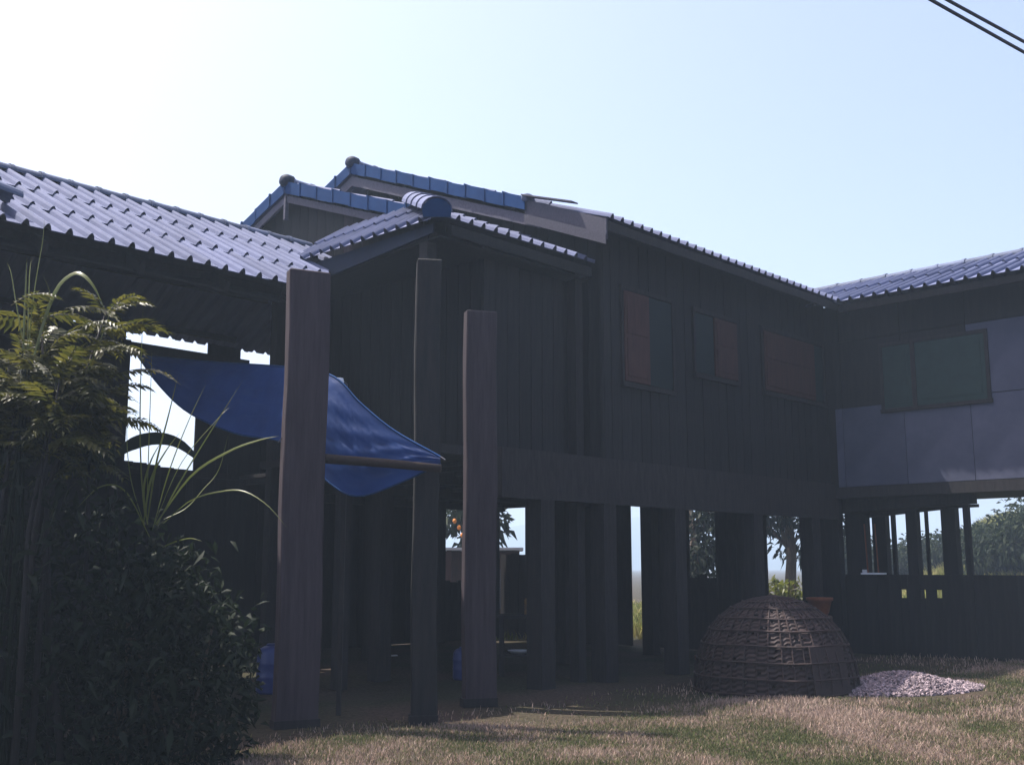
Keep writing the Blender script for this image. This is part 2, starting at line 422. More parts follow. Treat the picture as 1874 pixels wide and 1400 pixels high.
MB().poly([md + Vector((.045, -.3, -.33)), pk + Vector((.045, 0, -.20)), pk + Vector((.045, 0, -.38)), md + Vector((.045, -.3, -.50))], (.03, 0, 0)).build('barge_board', M['barge'], roof)
MB().poly([tip + Vector((.012, .0, -.21)), md + Vector((.012, 0, -.21)), md + Vector((.012, 0, -.36)), tip + Vector((.012, 0, -.36))], (.018, 0, 0)).build('barge_board', M['barge'], roof)
MB().bar(md + Vector((.02, 0, .075)), md + Vector((.02, -1.0, .085 - TM * .9)), .16, .02).build('loose_batten', M['barge'], roof)
MB().poly([pk + Vector((.05, 0, -.20)), Vector((GA, 18.7, PZ - TM * (18.7 - PB) - .2)), Vector((GA, 18.7, PZ - TM * (18.7 - PB) - .38)), pk + Vector((.05, 0, -.38))], (.03, 0, 0)).build('barge_board', M['barge'], roof)
knob(roof, (GA - .02, PB, PZ + .09), (-1, 0, 0), .125, M['navy'])
knob(roof, md + Vector((.06, -.02, .04)), (-1, -.2, -.1), .08, M['cap'], 'cap_end')
MB().bar((GA + .05, EB + .02, EZ - .08), (GE, EB + .02, EZ - .08), .03, .14).build('fascia', M['dark_wood'], roof)

def roof_z_main(b): return PZ - TM * abs(b - PB) - .06
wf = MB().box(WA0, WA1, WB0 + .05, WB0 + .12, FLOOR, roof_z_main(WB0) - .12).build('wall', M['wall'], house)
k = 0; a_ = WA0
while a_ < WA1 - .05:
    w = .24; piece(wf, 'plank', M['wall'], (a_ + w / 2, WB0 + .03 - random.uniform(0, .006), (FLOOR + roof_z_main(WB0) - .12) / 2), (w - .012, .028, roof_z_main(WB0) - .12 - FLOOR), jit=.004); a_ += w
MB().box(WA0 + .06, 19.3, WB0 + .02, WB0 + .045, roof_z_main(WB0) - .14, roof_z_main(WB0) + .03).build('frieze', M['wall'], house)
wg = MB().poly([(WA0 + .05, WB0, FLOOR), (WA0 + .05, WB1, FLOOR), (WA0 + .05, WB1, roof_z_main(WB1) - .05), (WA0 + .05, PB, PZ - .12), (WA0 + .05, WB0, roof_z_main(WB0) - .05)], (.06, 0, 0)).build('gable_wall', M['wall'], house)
b_ = WB0
while b_ < WB1 - .1:
    w = .26; c = b_ + w / 2; zt = min(roof_z_main(b_), roof_z_main(b_ + w)) - .08
    piece(wg, 'plank', M['wall'], (WA0 + .03 - random.uniform(0, .006), c, (FLOOR + zt) / 2), (.028, w - .012, zt - FLOOR), jit=.004); b_ += w
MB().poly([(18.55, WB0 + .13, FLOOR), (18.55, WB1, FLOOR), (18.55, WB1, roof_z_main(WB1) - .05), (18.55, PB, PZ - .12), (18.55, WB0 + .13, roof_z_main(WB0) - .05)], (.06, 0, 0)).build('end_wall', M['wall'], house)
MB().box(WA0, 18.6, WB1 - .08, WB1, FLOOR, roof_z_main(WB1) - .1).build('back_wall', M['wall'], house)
MB().box(10.45, 18.7, WB0 + .13, WB1 - .02, FLOOR - .06, FLOOR).build('floor', M['dark_wood'], house)
MB().box(10.2, WA1 + .2, WB0 - .04, WB0 + .10, 2.50, FLOOR - .004).build('sill_beam', M['dark_wood'], house)
for b_ in (12.5, 15.2, 17.9):
    piece(house, 'beam', M['dark_wood'], (14.5, b_, FLOOR - .17), (8.1, .14, .22))
a_ = 10.6
while a_ < 18.6:
    piece(house, 'joist', M['dark_wood'], (a_, (WB0 + WB1) / 2, FLOOR - .10), (.06, WB1 - WB0 - .3, .10)); a_ += .62
for a_, b_ in ((11.1, 10.0), (10.4, 12.5), (10.4, 15.2), (10.4, 17.9), (12.45, 10.0), (12.45, 12.5), (12.45, 15.2), (12.45, 17.9), (14.2, 10.0), (14.5, 12.5), (14.95, 15.2), (14.5, 17.9),
               (16.5, 10.0), (16.95, 12.5), (16.85, 15.2), (16.5, 17.9), (18.52, 10.0), (18.5, 15.2), (18.2, 17.9)):
    s_ = .24 if b_ > 10.5 else .27
    piece(house, 'stilt_post', M['dark_wood'], (a_, b_, (FLOOR - .28) / 2), (s_, s_, FLOOR - .28), jit=.06)
# windows with red-brown shutters on the long wall (shutter strips come from the photograph)
def window(px0, px1, py0, py1, other, label):
    p, q = on_b((px0 + px1) / 2, py0, WB0 - .05), on_b((px0 + px1) / 2, py1, WB0 - .05)
    x0, x1 = on_b(px0, 640, WB0 - .05).x, on_b(px1, 640, WB0 - .05).x
    z1, z0 = p.z, q.z; W = (x1 - x0); xo0, xo1 = (x1 + .02, x1 + other) if other > 0 else (x0 + other, x0 - .02)
    a0, a1 = min(x0, xo0) - .06, max(x1, xo1) + .06; y = WB0
    fr = MB().box(a0, a1, y - .035, y + .01, z1 + .02, z1 + .09).box(a0, a1, y - .05, y + .01, z0 - .09, z0 - .02).box(a0, a0 + .05, y - .034, y + .01, z0 - .02, z1 + .02).box(a1 - .05, a1, y - .034, y + .01, z0 - .02, z1 + .02).build('window', M['dark_wood'], house)
    if label: fr['label'] = label
    MB().box(x0, x1, y - .045, y - .012, z0, z1).box(x0 + .05, x1 - .05, y - .058, y - .045, z0 + .08, (z0 + z1) / 2 - .04).box(x0 + .05, x1 - .05, y - .058, y - .045, (z0 + z1) / 2 + .04, z1 - .08).build('shutter', M['red_wood'], fr)
    MB().box(xo0, xo1, y - .022, y - .004, z0, z1).build('pane', M['dim_glass'], fr)
window(1145, 1190, 538, 700, .62, None)
window(1310, 1350, 588, 692, -.55, None)
window(1400, 1490, 618, 722, .35, None)
# undercroft screens of rough planks, with the openings the photograph shows
def screen(parent, axis, const, s0, s1, z0, z1, gaps, m, w=.22, name='screen_plank'):
    s = s0
    while s < s1 - .03:
        e = min(s + w, s1); blk = [g_ for g_ in gaps if g_[0] < e - .01 and g_[1] > s + .01]
        if blk:
            g_ = blk[0]
            if s < g_[0] - .02: seg = [(s, g_[0], z0, z1)]; nxt = g_[0]
            else:
                e = min(e, g_[1]); nxt = e; seg = []
                if g_[2] > z0 + .03: seg.append((s, e, z0, g_[2] + (random.uniform(-.07, .05) if g_[3] > 5 else 0)))
                if g_[3] < z1 - .03: seg.append((s, e, g_[3], z1))
        else: seg = [(s, e, z0, z1)]; nxt = e
        for x0, x1, y0, y1 in seg:
            sz = (x1 - x0 - .002, .03, y1 - y0) if axis == 'a' else (.03, x1 - x0 - .002, y1 - y0)
            c = ((x0 + x1) / 2, const + random.uniform(-.008, .008), (y0 + y1) / 2) if axis == 'a' else (const + random.uniform(-.008, .008), (x0 + x1) / 2, (y0 + y1) / 2)
            piece(parent, name, m, c, sz)
        s = nxt
def gap_on_a(px0, px1, a, z0=-1, z1=9):
    u, v = on_a(px0, 1000, a).y, on_a(px1, 1000, a).y; return (min(u, v), max(u, v), z0, z1)
def gap_on_b(px0, px1, b, z0=-1, z1=9):
    u, v = on_b(px0, 1000, b).x, on_b(px1, 1000, b).x; return (min(u, v), max(u, v), z0, z1)
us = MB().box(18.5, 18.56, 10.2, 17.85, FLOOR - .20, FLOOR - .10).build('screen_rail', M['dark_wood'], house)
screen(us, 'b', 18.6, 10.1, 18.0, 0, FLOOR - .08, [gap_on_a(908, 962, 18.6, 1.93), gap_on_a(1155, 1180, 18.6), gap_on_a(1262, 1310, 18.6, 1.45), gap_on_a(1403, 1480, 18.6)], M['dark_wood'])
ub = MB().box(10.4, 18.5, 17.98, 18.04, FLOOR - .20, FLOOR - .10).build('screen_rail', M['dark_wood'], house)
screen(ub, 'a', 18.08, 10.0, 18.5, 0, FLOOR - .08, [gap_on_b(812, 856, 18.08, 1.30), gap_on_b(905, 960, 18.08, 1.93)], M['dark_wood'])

# ---------------------------------------------------------------- ANNEX with half-hipped roof (gablet over a skirt roof)
annex = thing('annex', 'dark timber annex with blue capped gablet above a hipped skirt roof and round hip end', 'house', (10.3, 10.3, 0), True)
HA, HB, HZ = 9.05, 9.9, 6.00                       # hip corner at the eave
G2, P2B, P2Z = 10.2, 14.93, 7.95
run1 = 1.1; t1 = .47; B1, Z1 = HB + run1, HZ + run1 * t1; t2 = (P2Z - Z1) / (P2B - B1)
tS = .72                                            # pitch of the skirt facing -a
aroof = MB().bar((G2 + .1, P2B, P2Z - .15), (12.3, P2B, P2Z - .15), .08, .15).build('roof', M['dark_wood'], annex)
hipn = Vector((1, -1, 0)).normalized()
slope(aroof, (HA, HB, HZ), (1, 0), (0, 1), t1, 12.2 - HA, run1 + .06, 1, clips=[((HA, HB, 0), (-1.53, 1, 0))])
slope(aroof, (G2, B1, Z1 + .015), (1, 0), (0, 1), t2, 12.3 - G2, P2B - B1, 3)
slope(aroof, (12.3, 17.4, P2Z - t2 * (17.4 - P2B)), (-1, 0), (0, -1), t2, 12.3 - G2, 17.4 - P2B, 2)
slope(aroof, (HA, 13.35, HZ - .04), (0, -1), (1, 0), tS, 13.35 - HB, G2 - HA + .05, 2, clips=[((HA, HB, 0), (1.53, -1, 0))])
ridge(aroof, (HA - .10, HB - .10, HZ + .07), (G2, HB + (G2 - HA) * 1.53, HZ + (G2 - HA) * tS + .08), M['sheet'], .19, .62, 'hip_cap')
hd = Vector((-1, -1, -.3)).normalized()
mbk = MB(); hx = hd.cross(Vector((0, 0, 1))).normalized(); hz = hx.cross(hd); cc = Vector((HA - .12, HB - .12, HZ + .05))
mbk.poly([cc + hx * (math.cos(math.pi * k / 14) * .185) + hz * (math.sin(math.pi * k / 14) * .165 - .03) for k in range(15)] + [cc - hx * .17 - hz * .10, cc + hx * .17 - hz * .10], hd * -.03)
mbk.build('hip_end', M['blue_tile'], aroof)
MB().poly([(HA + .10, HB + .2, HZ - .02), (HA + .10, 13.3, HZ - .06), (HA + .10, 13.3, HZ - .40), (HA + .10, HB + .2, HZ - .14)], (.03, 0, 0)).build('fascia', M['navy'], aroof)
MB().box(HA + .3, 12.2, HB + .05, HB + .08, HZ - .16, HZ - .02).build('fascia', M['wall'], aroof)
ridge(aroof, (G2 + .05, P2B, P2Z + .05), (12.3, P2B, P2Z + .05), M['cap'])
gp = Vector((G2 - .05, P2B, P2Z + .03)); gl = Vector((G2 - .05, B1 + .35, Z1 + .03 + .35 * t2)); gl2 = Vector((G2 - .05, 17.45, P2Z + .03 - t2 * (17.45 - P2B)))
rake_caps(aroof, gp, gl, M['blue_tile'], .47); rake_caps(aroof, gp, gl2, M['blue_tile'], .47)
knob(aroof, (G2 - .02, P2B, P2Z + .09), (-1, 0, 0), .125, M['navy'])
for e in (gl, gl2):
    MB().poly([gp + Vector((.04, 0, -.19)), e + Vector((.04, 0, -.19)), e + Vector((.04, 0, -.31)), gp + Vector((.04, 0, -.31))], (.03, 0, 0)).build('barge_board', M['barge'], aroof)
MB().bar(gp + Vector((.05, 0, -.2)), gp + Vector((.05, 0, -.62)), .07, .05).build('king_post', M['barge'], aroof)
def roof_z_annex(b): return (P2Z - t2 * abs(b - P2B) if b > B1 else Z1 - t1 * (B1 - b)) - .06
gw = MB().poly([(10.42, HB + .45, 6.1), (10.42, 17.3, 6.1), (10.42, 17.3, roof_z_annex(17.3)), (10.42, P2B, P2Z - .1), (10.42, B1, Z1 - .06), (10.42, HB + .45, roof_z_annex(HB + .45))], (.05, 0, 0)).build('gable_wall', M['wall'], annex)
b_ = B1 - .3
while b_ < 17.2:
    w = .24; zt = min(roof_z_annex(b_), roof_z_annex(b_ + w)) - .05
    piece(gw, 'plank', M['pillar'] if 13.2 < b_ < 13.4 else M['wall'], (10.40, b_ + w / 2, (6.1 + zt) / 2), (.03, w - .012, zt - 6.1)); b_ += w
aw = MB().box(10.3, 12.33, HB + .45, HB + .52, FLOOR, HZ - .05).build('wall', M['wall'], annex)
a_ = 10.3
while a_ < 12.3:
    piece(aw, 'plank', M['wall'], (a_ + .12, HB + .425, (FLOOR + HZ - .05) / 2), (.225, .03, HZ - .05 - FLOOR)); a_ += .24
asw = MB().box(10.36, 10.42, HB + .45, 13.9, FLOOR, 6.1).build('side_wall', M['wall'], annex)
b_ = HB + .45
while b_ < 13.8:
    piece(asw, 'plank', M['wall'], (10.33, b_ + .12, (FLOOR + 6.1) / 2), (.03, .225, 6.1 - FLOOR)); b_ += .24
MB().box(9.2, 10.3, HB + .3, 13.9, FLOOR - .12, FLOOR).build('landing', M['dark_wood'], annex)
for a_, b_, zt in ((9.3, 10.35, 5.95), (9.3, 13.7, 5.7), (9.3, 12.0, FLOOR - .1), (12.1, 10.2, 5.95)):
    piece(annex, 'post', M['dark_wood'], (a_, b_, zt / 2), (.16, .16, zt), jit=.05)
MB().bar((9.3, 10.25, 5.88), (9.3, 13.8, 5.75), .10, .16).build('eave_beam', M['dark_wood'], annex)
sf = MB().box(HA + .16, 10.5, HB + .12, 14.4, HZ - .20, HZ - .18).box(10.5, 12.25, HB + .12, HB + .5, HZ - .20, HZ - .18).build('added_sun_block', M['wall'], annex)  # added panels that keep slivers of sun off the annex walls
# small lamp bracket on the annex side wall
lamp = thing('wall_lamp', 'small white lamp on a dark bracket beside the wide grey timber pillar', 'lamp', at_y(620, 700, 12.2))
lp = at_y(620, 697, 12.2)

# ---------------------------------------------------------------- LEFT WING, an open sided shed
LB, LZ, LRB, LRZ, LKB, LKZ = 11.12, 5.03, 14.24, 6.70, 16.5, 5.34
lw = thing('open_shed', 'open sided shed with sunlit pale corrugated roof and plank back wall', 'shed', (4.0, LB + .4, 0), True)
lt = (LRZ - LZ) / (LRB - LB); lkt = (LRZ - LKZ) / (LKB - LRB)
lroof = MB().bar((1.0, LRB, LRZ - .14), (10.15, LRB, LRZ - .14), .08, .14).build('roof', M['dark_wood'], lw)
slope(lroof, (1.0, LB, LZ), (1, 0), (0, 1), lt, 10.15 - 1.0, LRB - LB, 3, lift=.04, wob=.012, clips=[((8.15, LB, 0), (2.3, -2.0, 0))])
slope(lroof, (11.3, LKB, LKZ), (-1, 0), (0, -1), lkt, 10.3, LKB - LRB, 2)
ridge(lroof, (1.0, LRB, LRZ + .03), (10.15, LRB, LRZ + .03), M['cap'], .13, .40)
for b_, z_ in ((LB + .5, LZ + .5 * lt - .1), (LB + 1.6, LZ + 1.6 * lt - .1), (LB + 2.6, LZ + 2.6 * lt - .1), (LRB + 1.0, LRZ - 1.0 * lkt - .1), (LRB + 1.9, LRZ - 1.9 * lkt - .1)):
    lp_ = min(9.0, 6.4 + max(0, b_ - LB) * .8); piece(lroof, 'purlin', M['dark_wood'], (1.1 + lp_ / 2, b_, z_), (lp_, .06, .09))
for a_ in np.arange(1.4, 7.9, 1.1):
    MB().bar((a_, LB + .15, LZ + .15 * lt - .18), (a_, LRB, LRZ - .22), .06, .12).build('rafter', M['dark_wood'], lroof)
MB().bar((1.0, LB + .55, LZ + .12), (7.9, LB + .55, LZ + .12), .12, .18).build('plate_beam', M['dark_wood'], lw)
OP = on_b(300, 650, 16.4); a_l = on_b(229, 700, 16.4).x; a_r = on_b(500, 700, 16.4).x; a_m = on_b(383, 650, 16.4).x; a_n = on_b(443, 650, 16.4).x
z_low = on_b(280, 850, 16.4).z; z_beam = on_b(300, 645, 16.4).z
MB().bar((1.0, 16.4, z_beam), (a_n + .12, 16.4, z_beam - .02), .12, .20).build('plate_beam', M['dark_wood'], lw)
bw = MB().box(1.0, 11.4, 16.42, 16.46, z_low - .16, z_low - .06).build('back_wall', M['dark_wood'], lw)
a_t = on_b(364, 700, 16.4).x; z_t = on_b(400, 765, 16.4).z
screen(bw, 'a', 16.46, 1.0, 12.0, 0, 5.39, [(a_l, a_t, z_low, 9), (a_t, a_m, z_t, 9), (a_m, a_n, z_t, z_beam + .05), (a_n, a_r, z_t, 9)], M['wall'], .24, 'plank')
for a_ in (1.2, 4.0):
    piece(lw, 'post', M['dark_wood'], (a_, LB + .55, (LZ + .03) / 2), (.15, .15, LZ + .03), jit=.05)
for a_ in (1.2, 4.6, a_l - .08):
    piece(lw, 'post', M['dark_wood'], (a_, 16.34, 2.6), (.15, .15, 5.2), jit=.05)
cl_ = MB().poly([(1.1, LB + .25, LZ + .25 * lt - .26), (1.1, LRB, LRZ - .30), (10.0, LRB, LRZ - .30), (7.7, LB + .25, LZ + .25 * lt - .26)], (0, 0, .02)).build('added_dark_ceiling', M['wall'], lw)  # added lining and boards, put in to darken the shed roof's underside
b_ = LB + .3
while b_ < LRB - .2:
    bs = Matrix.Rotation(math.atan(lt), 4, 'X'); piece(cl_, 'added_dark_board', M['wall'], (1.15 + (6.6 + (b_ - LB) * .78) / 2, b_ + .11, LZ + (b_ + .11 - LB) * lt - .285), (6.5 + (b_ - LB) * .78, .235, .018), basis=bs); b_ += .215
# round ridge end on the near part of the shed roof
rc = to_house(at_y(22, 362, 11.2))
ridge(lroof, rc + Vector((-1.2, -.15, .12)), rc, M['cap'], .15, .4, 'ridge_cap')

# ---------------------------------------------------------------- RIGHT WING
RA, RZ, RRA, RRZ = 18.6, 6.44, 21.1, 7.42
rw = thing('side_wing', 'raised side wing with pale wall panels and a green shuttered window', 'house', (19.2, 8.0, 0), True)
rt = (RRZ - RZ) / (RRA - RA)
rroof = MB().bar((RRA, 1.0, RRZ - .14), (RRA, 10.6, RRZ - .14), .08, .14).build('roof', M['dark_wood'], rw)
slope(rroof, (RA, 11.0, RZ), (0, -1), (1, 0), rt, 10.2, RRA - RA, 2, lift=.035)
slope(rroof, (23.6, .8, RZ), (0, 1), (-1, 0), rt, 10.2, 23.6 - RRA, 2)
ridge(rroof, (RRA, .8, RRZ + .03), (RRA, 11.0, RRZ + .03), M['cap'], .12, .55)
MB().box(RA + .06, RA + .09, .9, 9.3, RZ - .14, RZ - .01).build('fascia', M['dark_wood'], rroof)
RF = 3.08
rwl = MB().box(19.27, 19.33, 1.2, 11.0, RF, RZ + .15).build('wall', M['wall'], rw)
for i, b0 in enumerate(np.arange(1.2, 9.6, 1.2)):
    b1 = min(b0 + 1.2, 9.75)
    piece(rwl, 'panel', M['pale_wall'], (19.25, (b0 + b1) / 2, RF + .75), (.03, b1 - b0 - .012, 1.48))
    piece(rwl, 'panel', M['pale_wall'] if b1 < 7.3 else M['wall'], (19.25, (b0 + b1) / 2, RF + 2.13), (.03, b1 - b0 - .012, 1.25))
    piece(rwl, 'board', M['wall'], (19.25, (b0 + b1) / 2, RF + 3.12), (.03, b1 - b0 - .012, .70))
MB().box(19.20, 19.36, 1.1, 9.8, RF - .20, RF - .005).build('sill_beam', M['dark_wood'], rw)
MB().box(19.4, 23.2, 1.2, 12.6, RF - .08, RF - .01).build('floor', M['dark_wood'], rw)
MB().box(23.1, 23.2, 1.2, 9.75, RF, RZ + .1).build('back_wall', M['wall'], rw)
MB().box(19.33, 23.1, 1.2, 1.28, RF, RZ + .1).build('end_wall', M['wall'], rw)
p0, p1 = on_a(1612, 630, 19.2), on_a(1808, 735, 19.2); bm0 = on_a(1672, 700, 19.2).y
zt, zb = on_a(1720, 620, 19.2).z, on_a(1720, 738, 19.2).z
wfr = MB().box(19.205, 19.24, p1.y - .06, p0.y + .06, zt, zt + .07).box(19.195, 19.24, p1.y - .08, p0.y + .08, zb - .07, zb).box(19.205, 19.24, p0.y, p0.y + .06, zb, zt).box(19.205, 19.24, p1.y - .06, p1.y, zb, zt).box(19.205, 19.24, bm0 - .04, bm0 + .04, zb, zt).build('window', M['dark_wood'], rw)
for u, v in ((p1.y + .005, bm0 - .045), (bm0 + .045, p0.y - .005)):
    sh = MB().box(19.212, 19.235, u, v, zb + .005, zt - .005).box(19.204, 19.212, u + .07, v - .07, zb + .10, zt - .10).build('shutter', M['green_paint'], wfr)
# posts, floor beam ends and rails of the wing's undercroft
def post_at(parent, px0, px1, a, zt, z0=0.0, m=M['wall'], name='stilt_post'):
    u, v = on_a(px0, 1000, a).y, on_a(px1, 1000, a).y; w = abs(u - v)
    return piece(parent, name, m, (a, (u + v) / 2, (zt + z0) / 2), (max(.07, min(w, .2)), w, zt - z0), jit=.03)
post_at(rw, 1477, 1540, 19.5, RF - .1); post_at(rw, 1553, 1590, 20.2, RF - .1); post_at(rw, 1602, 1626, 21.2, RF - .1); post_at(rw, 1634, 1641, 22.4, RF - .1)
post_at(rw, 1664, 1683, 20.2, RF - .1); post_at(rw, 1696, 1701, 20.6, RF - .1); post_at(rw, 1726, 1732, 21.2, RF - .1); post_at(rw, 1733, 1755, 20.2, RF - .1); post_at(rw, 1768, 1778, 19.9, RF - .1)
def bar_px(parent, name, m, px0, py0, px1, py1, a, th, h):
    p, q = on_a(px0, py0, a), on_a(px1, py1, a); return MB().bar(p, q, th, h).build(name, m, parent)
bar_px(rw, 'floor_beam', M['dark_wood'], 1480, 934, 1784, 911, 19.75, .18, .20)
bar_px(rw, 'floor_beam', M['dark_wood'], 1560, 945, 1772, 921, 20.4, .14, .12)
bar_px(rw, 'floor_beam', M['dark_wood'], 1480, 918, 1768, 902, 20.0, .14, .12)
bar_px(rw, 'rail', M['dark_wood'], 1540, 938, 1791, 925, 20.05, .05, .055)
# low plank wall below the wing, with three knocked out chinks
lowwall = thing('plank_wall', 'low dark plank wall under the pale side wing with three small chinks', 'wall', (19.9, 6.0, 0), True)
chk = []
for px in (1655, 1690, 1720):
    u, v = on_a(px - 5, 1085, 19.9).y, on_a(px + 5, 1085, 19.9).y; chk.append((min(u, v), max(u, v), on_a(px, 1094, 19.9).z, on_a(px, 1078, 19.9).z))
for z_ in (.5, 1.2): MB().box(19.95, 20.01, .2, on_a(1495, 1100, 19.98).y, z_, z_ + .08).build('rail', M['dark_wood'], lowwall)
screen(lowwall, 'b', 19.9, .2, on_a(1492, 1100, 19.9).y, 0, 1.47, chk, M['wall'], .23, 'plank')

# ---------------------------------------------------------------- free standing pillars in front of the annex
def pillar(px0, px1, py_top, Y, thick, turn, label, m, name='timber_pillar', group=None):
    pt = at_y((px0 + px1) / 2, py_top, Y); w = (px1 - px0) / F_PX * Y; az = math.atan2(pt.x, pt.y)
    t = thing(name, label, 'pillar', (pt.x, pt.y, 0), group=group); t.rotation_euler = (0, 0, -az + R(turn))
    bm = bmesh.new(); bmesh.ops.create_cube(bm, size=1)
    for v in bm.verts: v.co = Vector((v.co.x * w, v.co.y * thick, (v.co.z + .5) * pt.z))
    bmesh.ops.bevel(bm, geom=bm.edges[:], offset=.012, segments=1, affect='EDGES')
    bmesh.ops.subdivide_edges(bm, edges=[e for e in bm.edges if abs(e.verts[0].co.z - e.verts[1].co.z) > 1], cuts=14)
    for v in bm.verts:
        v.co.x += .008 * math.sin(v.co.z * 2.3 + px0) + random.uniform(-.003, .003); v.co.y += random.uniform(-.003, .003)
    me = bpy.data.meshes.new('shaft'); bm.to_mesh(me); bm.free(); me.materials.append(m); link('shaft', me, t)
    # a bolted brace block near the foot and a few nail plates
    o = MB().box(-w / 2 - .012, w / 2 + .012, -thick / 2 - .012, thick / 2 + .012, 0, .10).mesh('foot_plate', M['dark_wood']); link('foot_plate', o, t)
    return t, pt, w
pA, ptA, wA = pillar(527, 605, 498, 11.4, .16, 16, 'widest grey brown timber pillar with a sunlit edge beside the shed roof', M['pillar'])
pB, ptB, wB = pillar(850, 909, 571, 13.24, .16, 16, 'grey brown timber pillar with sunlit edge under the round hip end', M['pillar'])
pC, ptC, wC = pillar(762, 808, 478, 11.75, .2, 4, 'darker tall timber pillar that holds the corner of the blue tarpaulin', M['wall'])
# wire tie on the wide pillar
q = at_y(525, 792, 11.3)
tie = MB().tube([q + Vector((.02 * math.cos(t) - .01, 0, .03 * math.sin(t))) for t in np.linspace(0, 7, 18)] + [q + Vector((-.10, .05, -.10))], .006, 5).build('wire_tie', M['rope'], loc=q)
tag(tie, 'twist of wire tied to the edge of the widest pillar', 'wire')
# cross pole
cp = MB().tube([at_y(548, 834, 11.56), at_y(605, 840, 11.48), at_y(700, 847, 11.28), at_y(806, 857, 11.07)], [.055, .055, .05, .045], 8).build('cross_pole', M['pole'], loc=at_y(548, 834, 11.56), smooth=True)
tag(cp, 'brown wooden pole lashed level across the hanging blue tarpaulin', 'pole')
# lamp geometry
MB().tube([lp + Vector((0, 0, .03)), lp + Vector((0, 0, -.02))], [.05, .062], 10).build('shade', M['white'], lamp)
MB().tube([lp + Vector((.03, .02, 0)), lp + Vector((.09, .02, -.04)), lp + Vector((.09, .02, -.22))], .012, 6).build('bracket', M['rope'], lamp)
MB().bar(lp + Vector((.09, .02, -.18)), Vector((lp.x + .09, lp.y + .02, 0)), .05, .05).build('stand_pole', M['dark_wood'], lamp)

# ---------------------------------------------------------------- blue tarpaulin
U = [(252, 650, 14.2), (380, 662, 13.6), (525, 672, 12.6), (608, 688, 11.9), (660, 738, 11.65), (720, 787, 11.45), (806, 836, 11.16)]
Lw = [(252, 652, 14.2), (292, 706, 13.8), (345, 755, 13.3), (430, 793, 12.7), (525, 812, 12.0), (598, 880, 11.7), (655, 908, 11.55), (740, 880, 11.35), (806, 848, 11.14)]
def curve(pts, n):
    P = [at_y(*p) for p in pts]; out = []
    Pp = [2 * P[0] - P[1]] + P + [2 * P[-1] - P[-2]]
    for i in range(n):
        t = i / (n - 1) * (len(P) - 1); k = min(int(t), len(P) - 2); f = t - k; a, b, c, d = Pp[k:k + 4]
        out.append(.5 * ((2 * b) + (c - a) * f + (2 * a - 5 * b + 4 * c - d) * f * f + (3 * b - a - 3 * c + d) * f ** 3))
    return out
NU, NV = 44, 18; cu, cl = curve(U, NU), curve(Lw, NU); mb = MB()
for i in range(NU):
    for j in range(NV):
        t = j / (NV - 1); p = cu[i].lerp(cl[i], t); s = math.sin(math.pi * t)
        p = p + Vector((0, -.07 * s * (1 - (i / NU) ** 3), 0)) + Vector((0, 1, 0)) * (.018 * math.sin(i * .9 + j * 1.7) * s + .012 * math.sin(j * 2.6 - i * .5) * s); mb.v.append(tuple(p))
for i in range(NU - 1):
    for j in range(NV - 1):
        a = i * NV + j; mb.f.append((a, a + 1, a + NV + 1, a + NV))
tr = thing('tarpaulin', 'faded blue tarpaulin slung between the shed and the pillars', 'tarpaulin', cl[0])
MB.build(mb, 'sheet', M['tarp'], tr, smooth=True)
MB().tube(cu[:], .012, 5).build('hem', M['blue_tile'], tr); MB().tube(cl[:], .010, 5).build('hem', M['blue_tile'], tr)
MB().tube([cu[0], H(on_b(243, 640, 16.38).x, 16.38, z_beam)], .01, 5).build('tie_rope', M['rope'], tr)
MB().tube([cu[-1], at_y(815, 842, 11.12)], .01, 5).build('tie_rope', M['rope'], tr)

# ---------------------------------------------------------------- yard and undercroft objects
# bamboo dome coop
cbp = at_z(1420, 1262); HH, RR = 1.22, 1.05
coop = thing('chicken_coop', 'large brown woven bamboo dome coop beside the gravel heap', 'coop', (cbp.x, cbp.y, 0))
def dome(z): return RR * max(0.0, 1 - (z / HH) ** 2.3) ** .5
zs = [HH * (1 - (1 - i / 54) ** 1.5) for i in range(55)]; zs[-1] = HH * .999
mb = MB(); n = 150; c0 = Vector((cbp.x, cbp.y, 0))
for i, z in enumerate(zs):
    r_ = max(dome(z), .05)
    for k in range(n):
        t = 2 * math.pi * k / n; rr = r_ + (.008 if (i + k // 3) % 2 else -.008); mb.v.append((c0.x + rr * math.cos(t), c0.y + rr * math.sin(t), z))
for i in range(len(zs) - 1):
    for k in range(n):
        if random.random() < .06: continue
        a, b = i * n + k, i * n + (k + 1) % n; mb.f.append((a, b, b + n, a + n))
wv = mb.build('weave', M['bamboo'], coop)
stk = MB().tube([(dome(z) + .018, 0, z) for z in zs[::3]] + [(.05, 0, HH + .01)], .011, 5); skm = stk.mesh('stake', M['bamboo'])
for k in range(40): link('stake', skm, coop, Matrix.Rotation(2 * math.pi * k / 40 + random.uniform(-.02, .02), 4, 'Z'))
for z in (.03, .22, .42, .62, .80, .95, 1.07, 1.15):
    MB().tube([c0 + Vector(((dome(z) + .026) * math.cos(t), (dome(z) + .026) * math.sin(t), z + .006 * math.sin(5 * t))) for t in np.linspace(0, 2 * math.pi, 41)], .014, 5, False).build('hoop', M['bamboo'], coop)
t_ = R(-62); MB().poly([c0 + Vector((math.cos(t_ + s) * (dome(z) + .045), math.sin(t_ + s) * (dome(z) + .045), z)) for s, z in ((-.28, .05), (.28, .05), (.28, .62), (-.28, .62))], (math.cos(t_) * .02, math.sin(t_) * .02, 0)).build('hatch', M['bamboo'], coop)

